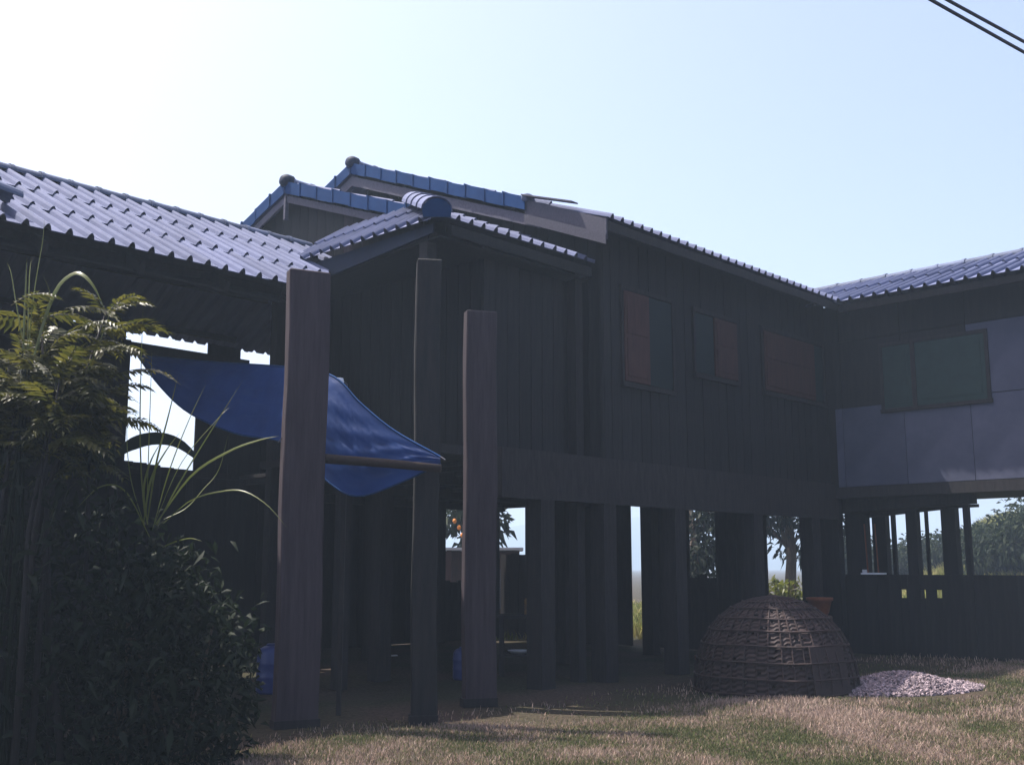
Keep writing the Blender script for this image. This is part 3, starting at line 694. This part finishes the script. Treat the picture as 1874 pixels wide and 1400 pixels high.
# blue drums
def drum(px, py, w, h, label):
    p = at_z(px, py); d = thing('plastic_drum', label, 'drum', p); r = w / F_PX * p.y / 2; hh = h / F_PX * p.y
    MB().lathe([(r * .94, 0), (r, .03), (r, hh * .30), (r * 1.04, hh * .33), (r, hh * .36), (r, hh * .58), (r * 1.04, hh * .61), (r, hh * .64), (r * .97, hh * .80), (r * .8, hh * .91), (r * .5, hh * .96), (r * .34, hh * .965)], 24, p).build('body', M['blue_plastic'], d, smooth=True)
    MB().lathe([(r * .36, hh * .96), (r * .36, hh), (r * .3, hh * 1.01)], 16, p).build('lid', M['blue_plastic'], d, smooth=True)
drum(494, 1268, 50, 85, 'blue plastic drum on the ground beside the widest pillar')
drum(846, 1243, 34, 56, 'smaller blue plastic drum under the annex floor')

# bench with crate
bp = at_z(962, 1236); zt = .90
bn = thing('work_bench', 'rough wooden work bench under the house with a crate on it', 'bench', bp)
MB().box(bp.x - .42, bp.x + .40, bp.y - .3, bp.y + .3, zt - .05, zt).build('top', M['dark_wood'], bn)
for sx in (-.36, .34):
    for sy in (-.25, .25): piece(bn, 'leg', M['dark_wood'], (bp.x + sx, bp.y + sy, (zt - .05) / 2), (.07, .07, zt - .05))
MB().box(bp.x - .40, bp.x + .38, bp.y - .26, bp.y + .26, .30, .335).build('shelf', M['dark_wood'], bn)
tray = MB().lathe([(.13, 0), (.17, .035), (.175, .04), (.165, .04), (.12, .012)], 24, (bp.x - .10, bp.y - .05, .337)).build('enamel_tray', M['white'], loc=(bp.x - .10, bp.y - .05, .337), smooth=True)
tag(tray, 'shallow white enamel tray on the lower shelf of the bench', 'tray')
cx, cy, cz = bp.x + .13, bp.y, zt + .002
cr = thing('crate', 'small ochre slatted wooden crate on the work bench', 'crate', (cx, cy, cz))
ochre = mat('ochre_wood', (.10, .055, .02), (.18, .10, .035), 6, .8, .3, (6, 1, 1))
for i in range(3):
    z = cz + .035 + i * .075
    for sy in (-.14, .14): piece(cr, 'slat', ochre, (cx, cy + sy, z), (.30, .015, .06))
    for sx in (-.143, .143): piece(cr, 'slat', ochre, (cx + sx, cy, z), (.015, .262, .06))
for i in range(4): piece(cr, 'slat', ochre, (cx - .105 + i * .07, cy, cz + .012), (.06, .26, .012))
for sx in (-.12, .12):
    for sy in (-.12, .12): piece(cr, 'corner_post', ochre, (cx + sx, cy + sy, cz + .12), (.025, .02, .23))
pc = MB().poly([(cx + .10, cy - .02, cz + .02), (cx + .20, cy - .02, cz + .235), (cx + .20, cy - .02, cz + .33), (cx + .08, cy - .02, cz + .235)], (0, .012, 0)).build('white_offcut', M['white'], loc=(cx, cy, cz)); tag(pc, 'pointed white board offcut sticking out of the ochre crate', 'board')
# brick-red timber offcut lying in the undercroft, log by the coop
lg = at_z(697, 1214); lo = thing('timber_block', 'short pale red timber block lying on the ground under the annex', 'timber', lg)
MB().bar(lg + Vector((-.22, 0, .06)), lg + Vector((.08, .05, .06)), .14, .11).build('block', M['terracotta'], lo)
MB().bar(lg + Vector((.0, .0, .125)), lg + Vector((.26, .1, .13)), .10, .018).build('thin_batten', M['tin'], lo)
rp = at_z(1283, 1218); ro = MB().lathe([(.07, 0), (.09, .04), (.10, .16), (.105, .17), (.09, .165), (.06, .03)], 14, rp).build('bucket', M['terracotta'], loc=rp, smooth=True); tag(ro, 'small dull red bucket on the ground left of the bamboo coop', 'bucket')
# terracotta pot on stump
tp = at_z(1505, 1215); st = thing('stump', 'rough cut log stump that carries a terracotta pot', 'stump', tp)
MB().lathe([(.24, 0), (.21, .1), (.20, .45), (.205, .78), (.19, .8)], 14, tp).build('trunk', M['bark'], st, smooth=True)
pt_ = tp + Vector((0, 0, .80)); po = thing('plant_pot', 'wide terracotta pot standing on a log stump', 'pot', pt_)
MB().lathe([(.12, 0), (.15, .05), (.20, .24), (.225, .25), (.225, .30), (.19, .30), (.17, .26), (.10, .1)], 20, pt_).build('bowl', M['terracotta'], po, smooth=True)
# two rods on a white plank resting on the low wall
sp = on_a(1598, 1052, 19.93); sp.z = 1.472
sw = thing('rod_rack', 'two thin red brown rods standing on a white plank on the low wall', 'rack', tuple(sp), True)
MB().box(sp.x - .10, sp.x + .10, sp.y - .22, sp.y + .20, sp.z, sp.z + .03).build('plank', M['white'], sw)
for d_ in (-.11, .10): MB().tube([sp + Vector((0, d_, .03)), sp + Vector((.05, d_ + .05, .95))], .014, 6).build('rod', M['terracotta'], sw)
MB().box(sp.x - .05, sp.x + .04, sp.y + .12, sp.y + .19, sp.z + .03, sp.z + .09).build('block', M['white'], sw)

# small shed far behind, seen through the undercroft
shp = at_y(880, 1000, 30.0); hs = thing('back_shed', 'small red brown shed with a pale tin roof edge behind the house', 'shed', (shp.x, 30.5, 0))
MB().box(shp.x - 1.1, shp.x + 1.05, 30.1, 32, 0, shp.z - .12).build('wall', M['red_wood'], hs)
MB().box(shp.x - 1.2, shp.x + 1.15, 29.75, 32.2, shp.z - .10, shp.z - .03).build('roof', M['tin'], hs)
MB().box(shp.x + .45, shp.x + 1.0, 30.06, 30.10, .5, shp.z - .6).build('door', M['barge'], hs)
for sx in (-.85, .2): piece(hs, 'post', M['red_wood'], (shp.x + sx, 29.9, (shp.z - .1) / 2), (.12, .12, shp.z - .1))

# ---------------------------------------------------------------- overhead cables on poles outside the frame
def cable(p0, p1, label):
    p0, p1 = Vector(p0), Vector(p1); d = (p1 - p0).normalized(); a, b = p0 - d * 32, p0 + d * 24; pts = []
    for i in range(41):
        t = i / 40; p = a.lerp(b, t); pts.append(p + Vector((0, 0, 1.1 * ((2 * t - 1) ** 2) - 1.1 * ((2 * (32 / 56) - 1) ** 2))))
    o = MB().tube(pts, .019, 6).build('overhead_cable', M['rope'], loc=pts[20], smooth=True); tag(o, label, 'cable', 'overhead cables'); return pts
c1 = cable(at_z(1703, 0, 7.0), at_z(1874, 100, 7.0), 'lower of the two dark overhead cables crossing the sky')
c2 = cable(at_z(1733, 0, 7.15), at_z(1874, 80, 7.15), 'upper of the two dark overhead cables crossing the sky')
for e in (0, -1):
    m_ = (c1[e] + c2[e]) / 2; pl = thing('utility_pole', 'grey concrete utility pole carrying the cables ' + ('behind the yard' if e else 'before the yard'), 'pole', (m_.x, m_.y, ground_h(np.array([m_.x]), np.array([m_.y]))[0]))
    MB().tube([(m_.x, m_.y, -.3), (m_.x, m_.y, m_.z + .5)], [.16, .11], 8).build('shaft', M['concrete'], pl)
    MB().bar(c1[e] - Vector((0, 0, .06)), c2[e] - Vector((0, 0, .06)), .08, .08).build('crossarm', M['dark_wood'], pl)

# ---------------------------------------------------------------- vegetation
def leaf_cloud(name, m, centres, dirs, length, width, parent=None, fold=.25, droop=.35, loc=None):
    """joined leaf blades: 4 verts + fold each (two tris per half)"""
    n = len(centres); C = np.asarray(centres); D = np.asarray(dirs); D = D / np.linalg.norm(D, axis=1, keepdims=True)
    ref = rng.normal(size=(n, 3)); S = np.cross(D, ref); S /= np.linalg.norm(S, axis=1, keepdims=True) + 1e-9; N = np.cross(S, D)
    Ls = np.asarray(length).reshape(-1, 1) * np.ones((n, 1)); Ws = np.asarray(width).reshape(-1, 1) * np.ones((n, 1))
    base = C; mid = C + D * Ls * .5 + N * Ls * .06; tipp = C + D * Ls + np.array([0, 0, -1]) * Ls * droop
    l = mid + S * Ws / 2 + N * Ws * fold; r = mid - S * Ws / 2 + N * Ws * fold
    V = np.stack([base, l, mid, r, tipp], 1).reshape(-1, 3)
    o = np.asarray(loc if loc is not None else (OFF[parent] if parent else (0, 0, 0)))
    me = bpy.data.meshes.new(name); me.vertices.add(n * 5); me.vertices.foreach_set('co', (V - o).astype(np.float32).ravel())
    tri = np.array([[0, 1, 2], [1, 4, 2], [0, 2, 3], [2, 4, 3]]); idx = (np.arange(n)[:, None, None] * 5 + tri[None]).reshape(-1)
    me.loops.add(len(idx)); me.loops.foreach_set('vertex_index', idx.astype(np.int32)); me.polygons.add(n * 4)
    me.polygons.foreach_set('loop_start', (np.arange(n * 4) * 3).astype(np.int32)); me.update(calc_edges=True); me.materials.append(m)
    ob = link(name, me, parent)
    if loc is not None: ob.location = loc
    return ob

def tree(name, label, cat, base, h, r, m, nleaf, lsize, group=None, flat=.8, trunk_r=.12, clumps=12, low=.3, fruit=None):
    base = Vector(base); t = thing(name, label, cat, base, group=group); top = base + Vector((random.uniform(-.2, .2), random.uniform(-.2, .2), h * .72))
    pts = [base + Vector((0, 0, -.1)), base.lerp(top, .4) + Vector((.05 * r, 0, 0)), top]
    tk = MB().tube(pts, [trunk_r, trunk_r * .75, trunk_r * .35], 8)
    cs = []; zc0, zc1 = h * low, h
    for i in range(clumps):
        u = rng.normal(size=3); u /= np.linalg.norm(u); q = rng.random() ** .4
        c = np.array([u[0] * r * .72 * q, u[1] * r * .72 * q, (zc0 + zc1) / 2 + u[2] * (zc1 - zc0) * .40 * q]); cs.append((c, r * rng.uniform(.28, .48)))
        s_ = base.lerp(top, rng.uniform(.4, .95)); e_ = base + Vector(c); mid = s_.lerp(e_, .5) + Vector((0, 0, .08 * r)); tk.tube([s_, mid, e_], [trunk_r * .4, trunk_r * .25, trunk_r * .08], 5)
    tk.build('trunk', M['bark'], t, smooth=True)
    C, D = [], []
    for c, rc_ in cs:
        k = int(nleaf / clumps * rng.uniform(.6, 1.4)); u = rng.normal(size=(k, 3)); u /= np.linalg.norm(u, axis=1, keepdims=True)
        rr = rc_ * rng.random((k, 1)) ** .35; C.append(c + u * rr * [1, 1, flat]); D.append(u + rng.normal(size=(k, 3)) * .6 + [0, 0, -.25])
    C = np.vstack(C) + np.array(base); D = np.vstack(D)
    cw = leaf_cloud('crown', m, C, D, lsize * rng.uniform(.6, 1.3, len(C)), lsize * .42 * rng.uniform(.7, 1.2, len(C)), t)
    for f in fruit or ():
        MB().lathe([(.002, 0), (.05, .03), (.065, .08), (.045, .13), (.002, .15)], 10, f).build('fruit', M['fruit'], t, smooth=True)
    return t

def gz(p): p = Vector(p); p.z = float(ground_h(np.array([p.x]), np.array([p.y]))[0]); return p
# behind the undercroft
tree('fruit_tree', 'leafy broad leaved tree with orange fruit behind the small back shed', 'tree', gz((-1.15, 34.6, 0)), 5.6, 1.75, M['tree_leaf'], 1900, .32, trunk_r=.13, low=.36, fruit=[at_y(840, 970, 33.0), at_y(846, 984, 33.1), at_y(832, 958, 33.0)])
tree('shade_tree', 'dark dense tree behind the right end of the undercroft', 'tree', gz((8.3, 33.5, 0)), 6.6, 2.5, M['foliage'], 3800, .28, trunk_r=.2, low=.22, clumps=16)
tree('shade_tree', 'grey green tree behind the middle of the undercroft', 'tree', gz((5.0, 30.0, 0)), 5.2, 1.7, M['foliage'], 2600, .22, trunk_r=.12, low=.05)
def palm_bush(px, py, Y, h, label):
    b = gz(at_y(px, py, Y)); t = thing('leafy_bush', label, 'bush', b); k = 520
    d = rng.normal(size=(k, 3)); d[:, 2] = np.abs(d[:, 2]) + .35; s = np.array(b) + rng.normal(size=(k, 3)) * [.42, .3, 0] + np.stack([np.zeros(k), np.zeros(k), rng.random(k) * h * .72], 1)
    leaf_cloud('crown', M['bush'], s, d, rng.uniform(.25, .55, k) * h * .42, rng.uniform(.05, .10, k), t, droop=.3)
    mb_ = MB()
    for i in range(7): mb_.tube([b, b + Vector((random.uniform(-.35, .35), random.uniform(-.3, .3), h * .75))], [.03, .012], 5)
    mb_.build('trunk', M['bark'], t)
palm_bush(1432, 1100, 25.5, 1.75, 'bright yellow green bush in the sun behind the bamboo coop')
palm_bush(1470, 1100, 27.0, 1.3, 'smaller sunlit yellow green bush beside the bright bush')
hb = [(1800, 40, 3.05, 1.7), (1842, 39, 3.4, 1.9), (1885, 38, 3.85, 2.2), (1935, 40, 4.4, 2.2), (1770, 46, 3.15, 1.9), (1725, 48, 3.15, 2.0), (1680, 52, 3.2, 2.0), (1630, 50, 3.0, 2.0), (1580, 52, 3.3, 2.0), (1535, 48, 3.5, 1.8)]
txt = ['round dark bush on the grassy slope, end of the row toward the posts', 'broad dark bush on the grassy slope beyond the wing', 'large dark bush high on the grassy slope', 'large bush farther along the slope past the wing',
       'bush on the slope seen beside the outermost thin post', 'low dark bush seen between the posts of the wing', 'low bush behind the thickest pair of posts', 'bush with pale sky above it between the wing posts', 'tall bush behind the inner posts of the wing', 'narrow bush beside the stump and pot']
for (px, Y, h, r), lb in zip(hb, txt):
    p = gz(at_y(px, 1000, Y)); tree('hill_bush', lb, 'bush', p, max(1.2, (h - p.z) * .93), r, M['tree_leaf'], 3000, .24, 'bushes on the slope beyond the wing', trunk_r=.09, low=.05, clumps=14)
def grass_tufts(name, label, cx0, cx1, y0, y1, n, hgt, cols, kind='stuff', avoid=None, wid=.006, patch=True):
    x = rng.uniform(cx0, cx1, n * 2); y = rng.uniform(y0, y1, n * 2)
    if avoid is not None:
        keep = avoid(x, y); x, y = x[keep], y[keep]
    x, y = x[:n], y[:n]; k = len(x)
    noi = np.zeros(k); wr = np.random.default_rng(11)
    for _ in range(26):
        fq = wr.uniform(.5, 8.0); an = wr.uniform(0, 2 * np.pi); noi += np.sin((x * np.cos(an) + y * np.sin(an)) * fq + wr.uniform(0, 6.28)) / fq ** .35
    noi = np.clip(noi / 4.2, -1, 1)
    z = ground_h(x, y); hh = hgt * rng.uniform(.35, 1.25, k) * (1 + .35 * noi)
    th = rng.uniform(0, 2 * np.pi, k); ln = rng.uniform(.1, .9, k) * hh
    dx, dy = np.cos(th) * ln, np.sin(th) * ln; ph = rng.uniform(0, 2 * np.pi, k); w = wid * rng.uniform(.7, 1.5, k)
    sx, sy = np.cos(ph) * w, np.sin(ph) * w; b = np.stack([x, y, z], 1)
    V = np.stack([b + np.stack([sx, sy, 0 * sx - .005], 1), b - np.stack([sx, sy, 0 * sx + .005], 1), b + np.stack([dx * .4 - sx * .7, dy * .4 - sy * .7, hh * .6], 1), b + np.stack([dx * .4 + sx * .7, dy * .4 + sy * .7, hh * .6], 1), b + np.stack([dx, dy, hh], 1)], 1).reshape(-1, 3)
    me = bpy.data.meshes.new(name); me.vertices.add(k * 5); me.vertices.foreach_set('co', V.astype(np.float32).ravel())
    tri = np.array([[0, 1, 2], [0, 2, 3], [3, 2, 4]]); idx = (np.arange(k)[:, None, None] * 5 + tri[None]).reshape(-1)
    me.loops.add(len(idx)); me.loops.foreach_set('vertex_index', idx.astype(np.int32)); me.polygons.add(k * 3); me.polygons.foreach_set('loop_start', (np.arange(k * 3) * 3).astype(np.int32)); me.update(calc_edges=True)
    sel = np.clip((.5 + .5 * noi + rng.normal(size=k) * .28) * len(cols), 0, len(cols) - 1).astype(int)
    c = np.asarray(cols)[sel] * rng.uniform(.65, 1.3, (k, 1)); c = np.repeat(np.hstack([c, np.ones((k, 1))]), 5, 0)
    at = me.color_attributes.new('Col', 'FLOAT_COLOR', 'POINT'); at.data.foreach_set('color', c.astype(np.float32).ravel())
    me.materials.append(M['grass_blade']); o = link(name, me); tag(o, label, 'grass', kind=kind); return o
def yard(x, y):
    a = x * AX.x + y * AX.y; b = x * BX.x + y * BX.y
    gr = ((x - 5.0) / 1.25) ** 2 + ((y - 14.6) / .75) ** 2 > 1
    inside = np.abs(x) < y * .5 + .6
    return gr & inside & (b < 9.2) & (rng.random(len(x)) < np.clip(1 - (b - np.interp(a, [6, 8, 9, 12, 13.5, 20], [8.5, 8.3, 7.5, 7.3, 6.8, 6.7])) / .35, .05, 1))  # blades thinned past the shadow line so the shaded ground turns darker
GC = [(.085, .10, .04), (.13, .13, .06), (.20, .165, .105), (.29, .205, .16), (.36, .27, .22)]
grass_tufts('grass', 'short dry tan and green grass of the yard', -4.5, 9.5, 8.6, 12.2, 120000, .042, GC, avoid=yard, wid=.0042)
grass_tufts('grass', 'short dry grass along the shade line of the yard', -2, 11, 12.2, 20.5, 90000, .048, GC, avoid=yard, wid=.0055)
def slope_ok(x, y): return (x / y > .33) & (x / y < .62)
grass_tufts('meadow_grass', 'sunlit yellow green grass on the slope beyond the wing', 8, 34, 23, 62, 60000, .28, [(.13, .15, .03), (.19, .20, .045), (.26, .24, .08)], avoid=slope_ok, wid=.02)
grass_tufts('field_grass', 'sunlit grass of the field behind the house', -6, 12, 25, 48, 36000, .22, [(.13, .15, .03), (.18, .19, .045), (.25, .22, .08)], wid=.018)
# taller dry tufts in the yard
tb = MB()
for i in range(46):
    px, py = random.choice([(1130, 1385), (1180, 1392), (980, 1380), (905, 1390), (1320, 1390), (1850, 1262), (1810, 1258), (1560, 1290), (1690, 1330), (1440, 1300), (1760, 1340), (690, 1356), (760, 1395), (1600, 1380)]); p = at_z(px + random.uniform(-70, 70), py + random.uniform(-12, 10))
    for k in range(9):
        d = Vector((random.uniform(-.05, .05), random.uniform(-.05, .05), random.uniform(.05, .12))); w = Vector((.0035, 0, 0)); q = p + Vector((random.uniform(-.03, .03), random.uniform(-.03, .03), -.01))
        tb.add([q - w, q + w, q + d], [(0, 1, 2)])
tag(tb.build('straw_tufts', leaf_mat('straw', (.25, .20, .13), (.38, .32, .22), .3)), 'pale straw tufts standing up from the dry yard grass', 'grass', kind='stuff')

# gravel heap
gc = at_z(1645, 1262); n = 5200
th = rng.uniform(0, 2 * np.pi, n); q = np.sqrt(rng.random(n)); ex, ey = 1.35, .75
gxx, gyy = q * np.cos(th), q * np.sin(th); hgt = .15 * np.maximum(0, 1 - q ** 2) * (1 + .35 * np.sin(gxx * 5 + 1)) + .012
ux, uy = .90, .43
px_ = gc.x + gxx * ex * ux - gyy * ey * uy; py_ = gc.y + gxx * ex * uy + gyy * ey * ux
octa = np.array([[1, 0, 0], [0, 1, 0], [-1, 0, 0], [0, -1, 0], [0, 0, 1], [0, 0, -1.0]]); fo = np.array([[0, 1, 4], [1, 2, 4], [2, 3, 4], [3, 0, 4], [1, 0, 5], [2, 1, 5], [3, 2, 5], [0, 3, 5]])
sz = rng.uniform(.012, .034, (n, 1, 1)) * rng.uniform(.6, 1.2, (n, 6, 1)); rot = rng.normal(size=(n, 3, 3)); rot, _ = np.linalg.qr(rot)
V = (octa[None] * sz) @ rot; V = V + np.stack([px_ - gc.x, py_ - gc.y, hgt + rng.uniform(-.01, .02, n)], 1)[:, None]
me = bpy.data.meshes.new('gravel_heap'); me.from_pydata(V.reshape(-1, 3).tolist(), [], (np.arange(n)[:, None, None] * 6 + fo[None]).reshape(-1, 3).tolist()); me.update()
M['gravel_m'] = leaf_mat('gravel_stone', (.10, .078, .085), (.33, .26, .275), 0, .9, spec=.2); me.materials.append(M['gravel_m'])
o = link('gravel_heap', me); o.location = (gc.x, gc.y, 0); tag(o, 'low heap of pinkish white gravel in the sun at the shade edge', 'gravel', kind='stuff')
mb = MB(); NG = 28
for i in range(9):
    qq = i / 8
    for k in range(NG):
        t = 2 * math.pi * k / NG; X, Yy = qq * math.cos(t) * ex, qq * math.sin(t) * ey; mb.v.append((gc.x + X * ux - Yy * uy, gc.y + X * uy + Yy * ux, .14 * (1 - qq * qq) * (1 + .3 * math.sin(qq * math.cos(t) * 5 + 1)) - .02))
for i in range(8):
    for k in range(NG): a, b = i * NG + k, i * NG + (k + 1) % NG; mb.f.append((a, b, b + NG, a + NG))
gm = mb.build('gravel_bed', mat('gravel_bed', (.09, .075, .08), (.16, .13, .14), 60, .95, .6), loc=gc, smooth=True); tag(gm, 'low mound of fine gravel under the pinkish stones', kind='structure')

# ---- shrub with pinnate fronds at the left
def frond_mesh(seed, L=.5, npair=11):
    r_ = random.Random(seed); mb = MB(); pts = []
    for i in range(npair + 2):
        t = i / (npair + 1); pts.append(Vector((0, L * t * (1 - .12 * t), .16 * L * math.sin(t * 2.2) - .30 * L * t * t)))
    mb.tube(pts, [.004 * (1 - .7 * i / (npair + 1)) for i in range(npair + 2)], 4)
    for i in range(1, npair + 2):
        p = pts[i]; t = i / (npair + 1); ll = (.115 * math.sin(math.pi * (.18 + .74 * t)) + .03) * (L / .5)
        for s in ((-1, 1) if i < npair + 1 else (0,)):
            d = Vector((s * 1.0, .55 + .5 * t, -.30 + r_.uniform(-.22, .2))).normalized() if s else Vector((0, 1, -.4)).normalized()
            e = p + d * ll * r_.uniform(.85, 1.15) + Vector((0, 0, -.025)); w = ll * .17; side = d.cross(Vector((0, 0, 1))).normalized()
            m1 = p.lerp(e, .45) + Vector((0, 0, .012)); mb.add([p, m1 + side * w + Vector((0, 0, .006)), m1, m1 - side * w + Vector((0, 0, .006)), e], [(0, 1, 2), (1, 4, 2), (0, 2, 3), (2, 4, 3)])
    return mb.mesh('frond', M['frond'])
FR = [frond_mesh(i, .42 + .07 * i, 9 + i) for i in range(4)]
def frond_at(parent, p, azm, el, roll, sc, mi):
    mw = Matrix.Translation(Vector(p) - OFF[parent]) @ Matrix.Rotation(azm, 4, 'Z') @ Matrix.Rotation(el, 4, 'X') @ Matrix.Rotation(roll, 4, 'Y') @ Matrix.Scale(sc, 4)
    link('frond', FR[mi], parent, mw)
sb = Vector((-4.0, 9.0, 0)); shrub = thing('pinnate_shrub', 'tall shrub of yellow green feathery leaves before the open shed', 'shrub', sb)
stems = MB(); tips = []
for i in range(15):
    tp_ = at_y(random.uniform(-60, 195), random.uniform(565, 760), random.uniform(8.7, 9.6))
    b0 = sb + Vector((random.uniform(-.5, .5), random.uniform(-.35, .35), 0)); mid = b0.lerp(tp_, .55) + Vector((random.uniform(-.1, .1), 0, .15)); stems.tube([b0, mid, tp_], [.03, .02, .007], 6); tips.append((b0, mid, tp_))
stems.build('stem', M['dark_wood'], shrub, smooth=True)
cnt = 0
for (b0, mid, tp_) in tips:
    for k in range(16):
        t = random.uniform(.25, 1) ** .6; p = mid.lerp(tp_, t); frond_at(shrub, p, random.uniform(0, 6.28), random.uniform(-.25, .85), random.uniform(-.4, .4), random.uniform(.7, 1.15), random.randrange(4)); cnt += 1
for (px, py) in ((205, 690), (190, 720), (150, 600), (120, 565), (175, 655), (165, 770), (205, 770), (60, 590), (95, 620), (20, 560), (185, 610), (140, 690)):
    p = at_y(px, py, random.uniform(8.6, 9.0)); frond_at(shrub, p, random.uniform(-2.2, -1.0), random.uniform(-.1, .3), random.uniform(-.3, .3), random.uniform(.75, 1.0), random.randrange(4))
k = 5200
C = np.stack([rng.uniform(-5.6, -2.55, k), rng.uniform(8.7, 10.1, k), 3.3 * rng.random(k) ** 1.0], 1)
C = C[(C[:, 2] < 1.6 + 1.25 * np.clip((-2.9 - C[:, 0]) / 1.0, 0, 1) + rng.normal(size=k) * .2)]
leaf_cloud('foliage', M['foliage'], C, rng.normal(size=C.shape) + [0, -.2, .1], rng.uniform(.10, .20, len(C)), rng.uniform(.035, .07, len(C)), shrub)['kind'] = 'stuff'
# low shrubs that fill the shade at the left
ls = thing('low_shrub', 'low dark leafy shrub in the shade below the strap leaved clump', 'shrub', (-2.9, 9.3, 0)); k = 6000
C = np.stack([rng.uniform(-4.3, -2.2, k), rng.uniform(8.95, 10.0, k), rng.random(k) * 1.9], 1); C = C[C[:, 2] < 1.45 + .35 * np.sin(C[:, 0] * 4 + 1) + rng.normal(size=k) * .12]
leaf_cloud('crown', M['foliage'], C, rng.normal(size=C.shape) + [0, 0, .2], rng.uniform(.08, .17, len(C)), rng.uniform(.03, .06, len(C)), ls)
mb_ = MB()
for i in range(9): mb_.tube([(-2.9 + random.uniform(-.5, .5), 9.5 + random.uniform(-.2, .2), 0), (-2.8 + random.uniform(-.8, .6), 9.6 + random.uniform(-.3, .3), 1.2)], [.025, .01], 5)
mb_.build('stem', M['bark'], ls)

# ---- strap leaved clumps, every blade a part
def blade(parent, pts, w, m, Y0, dY=0.0, name='blade'):
    P = [at_y(x, y, Y0 + dY * i / max(1, len(pts) - 1)) for i, (x, y) in enumerate(pts)]
    Pp = [2 * P[0] - P[1]] + P + [2 * P[-1] - P[-2]]; out = []; N = 18
    for i in range(N):
        t = i / (N - 1) * (len(P) - 1); k = min(int(t), len(P) - 2); f = t - k; a, b, c, d = Pp[k:k + 4]
        out.append(.5 * ((2 * b) + (c - a) * f + (2 * a - 5 * b + 4 * c - d) * f * f + (3 * b - a - 3 * c + d) * f ** 3))
    mb = MB(); vd = Vector((0, 1, -.15))
    for i, p in enumerate(out):
        t = i / (N - 1); d = (out[min(i + 1, N - 1)] - out[max(i - 1, 0)]).normalized(); s = d.cross(vd).normalized(); s = (s + Vector((0, .5, 0))).normalized()
        ww = w * min(1, .45 + t * 2) * max(.03, (1 - t ** 2.6)); nn = s.cross(d)
        mb.v += [tuple(p - s * ww / 2 + nn * ww * .12), tuple(p), tuple(p + s * ww / 2 + nn * ww * .12)]
    for i in range(N - 1):
        for j in range(2): a = i * 3 + j; mb.f.append((a, a + 1, a + 4, a + 3))
    return mb.build(name, m, parent, smooth=True)
def cane(name, label, base_px, Y, blades, m=M['blade']):
    p = at_y(*base_px, Y); t = thing(name, label, 'plant', (p.x, p.y, 0)); st = MB()
    for i in range(5):
        q = Vector((p.x + random.uniform(-.10, .10), p.y + random.uniform(-.08, .08), 0)); st.tube([q, q.lerp(p, .5) + Vector((random.uniform(-.04, .04), 0, 0)), p + Vector((random.uniform(-.05, .05), 0, random.uniform(-.15, .06)))], [.018, .015, .010], 6)
    st.build('stem', M['foliage'], t, smooth=True)
    for pts, w, dY in blades: blade(t, pts, w, m, Y, dY)
cane('strap_leaf_clump', 'clump of long arching strap leaves before the blue tarpaulin', (275, 985), 9.4, [
    ([(283, 968), (330, 880), (385, 790), (445, 695)], .020, -.2), ([(265, 950), (258, 860), (256, 760), (259, 640), (262, 560)], .018, .1),
    ([(270, 950), (285, 850), (308, 760), (325, 690)], .026, 0), ([(268, 940), (272, 820), (276, 700), (278, 640)], .012, .2),
    ([(280, 965), (310, 860), (345, 770), (378, 700)], .016, .2), ([(284, 960), (350, 870), (420, 825), (475, 805), (510, 798)], .030, -.3),
    ([(296, 960), (350, 915), (410, 898), (450, 900), (490, 925), (525, 965)], .016, -.5), ([(300, 950), (340, 930), (372, 895), (400, 860), (418, 795)], .012, .3),
    ([(270, 960), (262, 900), (275, 845), (300, 800)], .030, -.1), ([(262, 960), (275, 880), (300, 830), (330, 790)], .028, -.2),
    ([(285, 1010), (310, 995), (345, 985), (370, 990)], .018, -.3), ([(275, 985), (230, 900), (185, 890), (140, 930)], .016, -.3),
    ([(262, 955), (240, 880), (232, 800), (236, 700)], .012, .3), ([(278, 970), (330, 850), (395, 770), (420, 745)], .010, .2)])
cane('strap_leaf_clump', 'upright strap leaved clump rising out of the feathery shrub', (48, 665), 8.9, [
    ([(42, 640), (44, 580), (47, 520), (49, 470)], .030, 0), ([(52, 640), (58, 570), (66, 510), (78, 440), (82, 395)], .017, .1), ([(50, 640), (52, 560), (54, 500), (58, 472)], .020, .2),
    ([(62, 650), (82, 580), (105, 525), (132, 501), (152, 503), (172, 525), (190, 562)], .055, -.2), ([(70, 640), (78, 590), (92, 545), (78, 500)], .012, .2),
    ([(150, 700), (180, 630), (195, 590), (208, 548)], .014, -.1), ([(45, 640), (30, 560), (20, 500), (12, 480)], .016, .2)])
# one broad arching leaf in front of the shed opening
bl = thing('broad_leaf_plant', 'plant with one broad dark leaf arching across the shed opening', 'plant', (at_y(218, 1000, 13.4).x, 13.4, 0))
MB().tube([(at_y(218, 1000, 13.4).x, 13.4, 0), at_y(214, 950, 13.4), at_y(208, 835, 13.4)], [.03, .025, .015], 6).build('stem', M['foliage'], bl, smooth=True)
blade(bl, [(208, 835), (240, 810), (285, 800), (330, 812), (378, 855)], .24, M['foliage'], 13.4, -.3, 'leaf')
blade(bl, [(212, 850), (180, 830), (150, 822), (118, 840)], .14, M['foliage'], 13.4, -.3, 'leaf')

# ---------------------------------------------------------------- haze
hz = MB().box(-1450, 1450, -1450, 1500, -2.0, 60.0).build('haze', None); tag(hz, 'thin pale haze in the air over the fields', kind='stuff')
hm = bpy.data.materials.new('haze_air'); hm.use_nodes = True; nt = hm.node_tree; nt.nodes.remove(nt.nodes['Principled BSDF'])
pv = nt.nodes.new('ShaderNodeVolumePrincipled'); pv.inputs['Color'].default_value = (.62, .80, 1, 1); pv.inputs['Density'].default_value = .0019; pv.inputs['Anisotropy'].default_value = .25
nt.links.new(pv.outputs[0], nt.nodes['Material Output'].inputs['Volume']); hz.data.materials.append(hm)
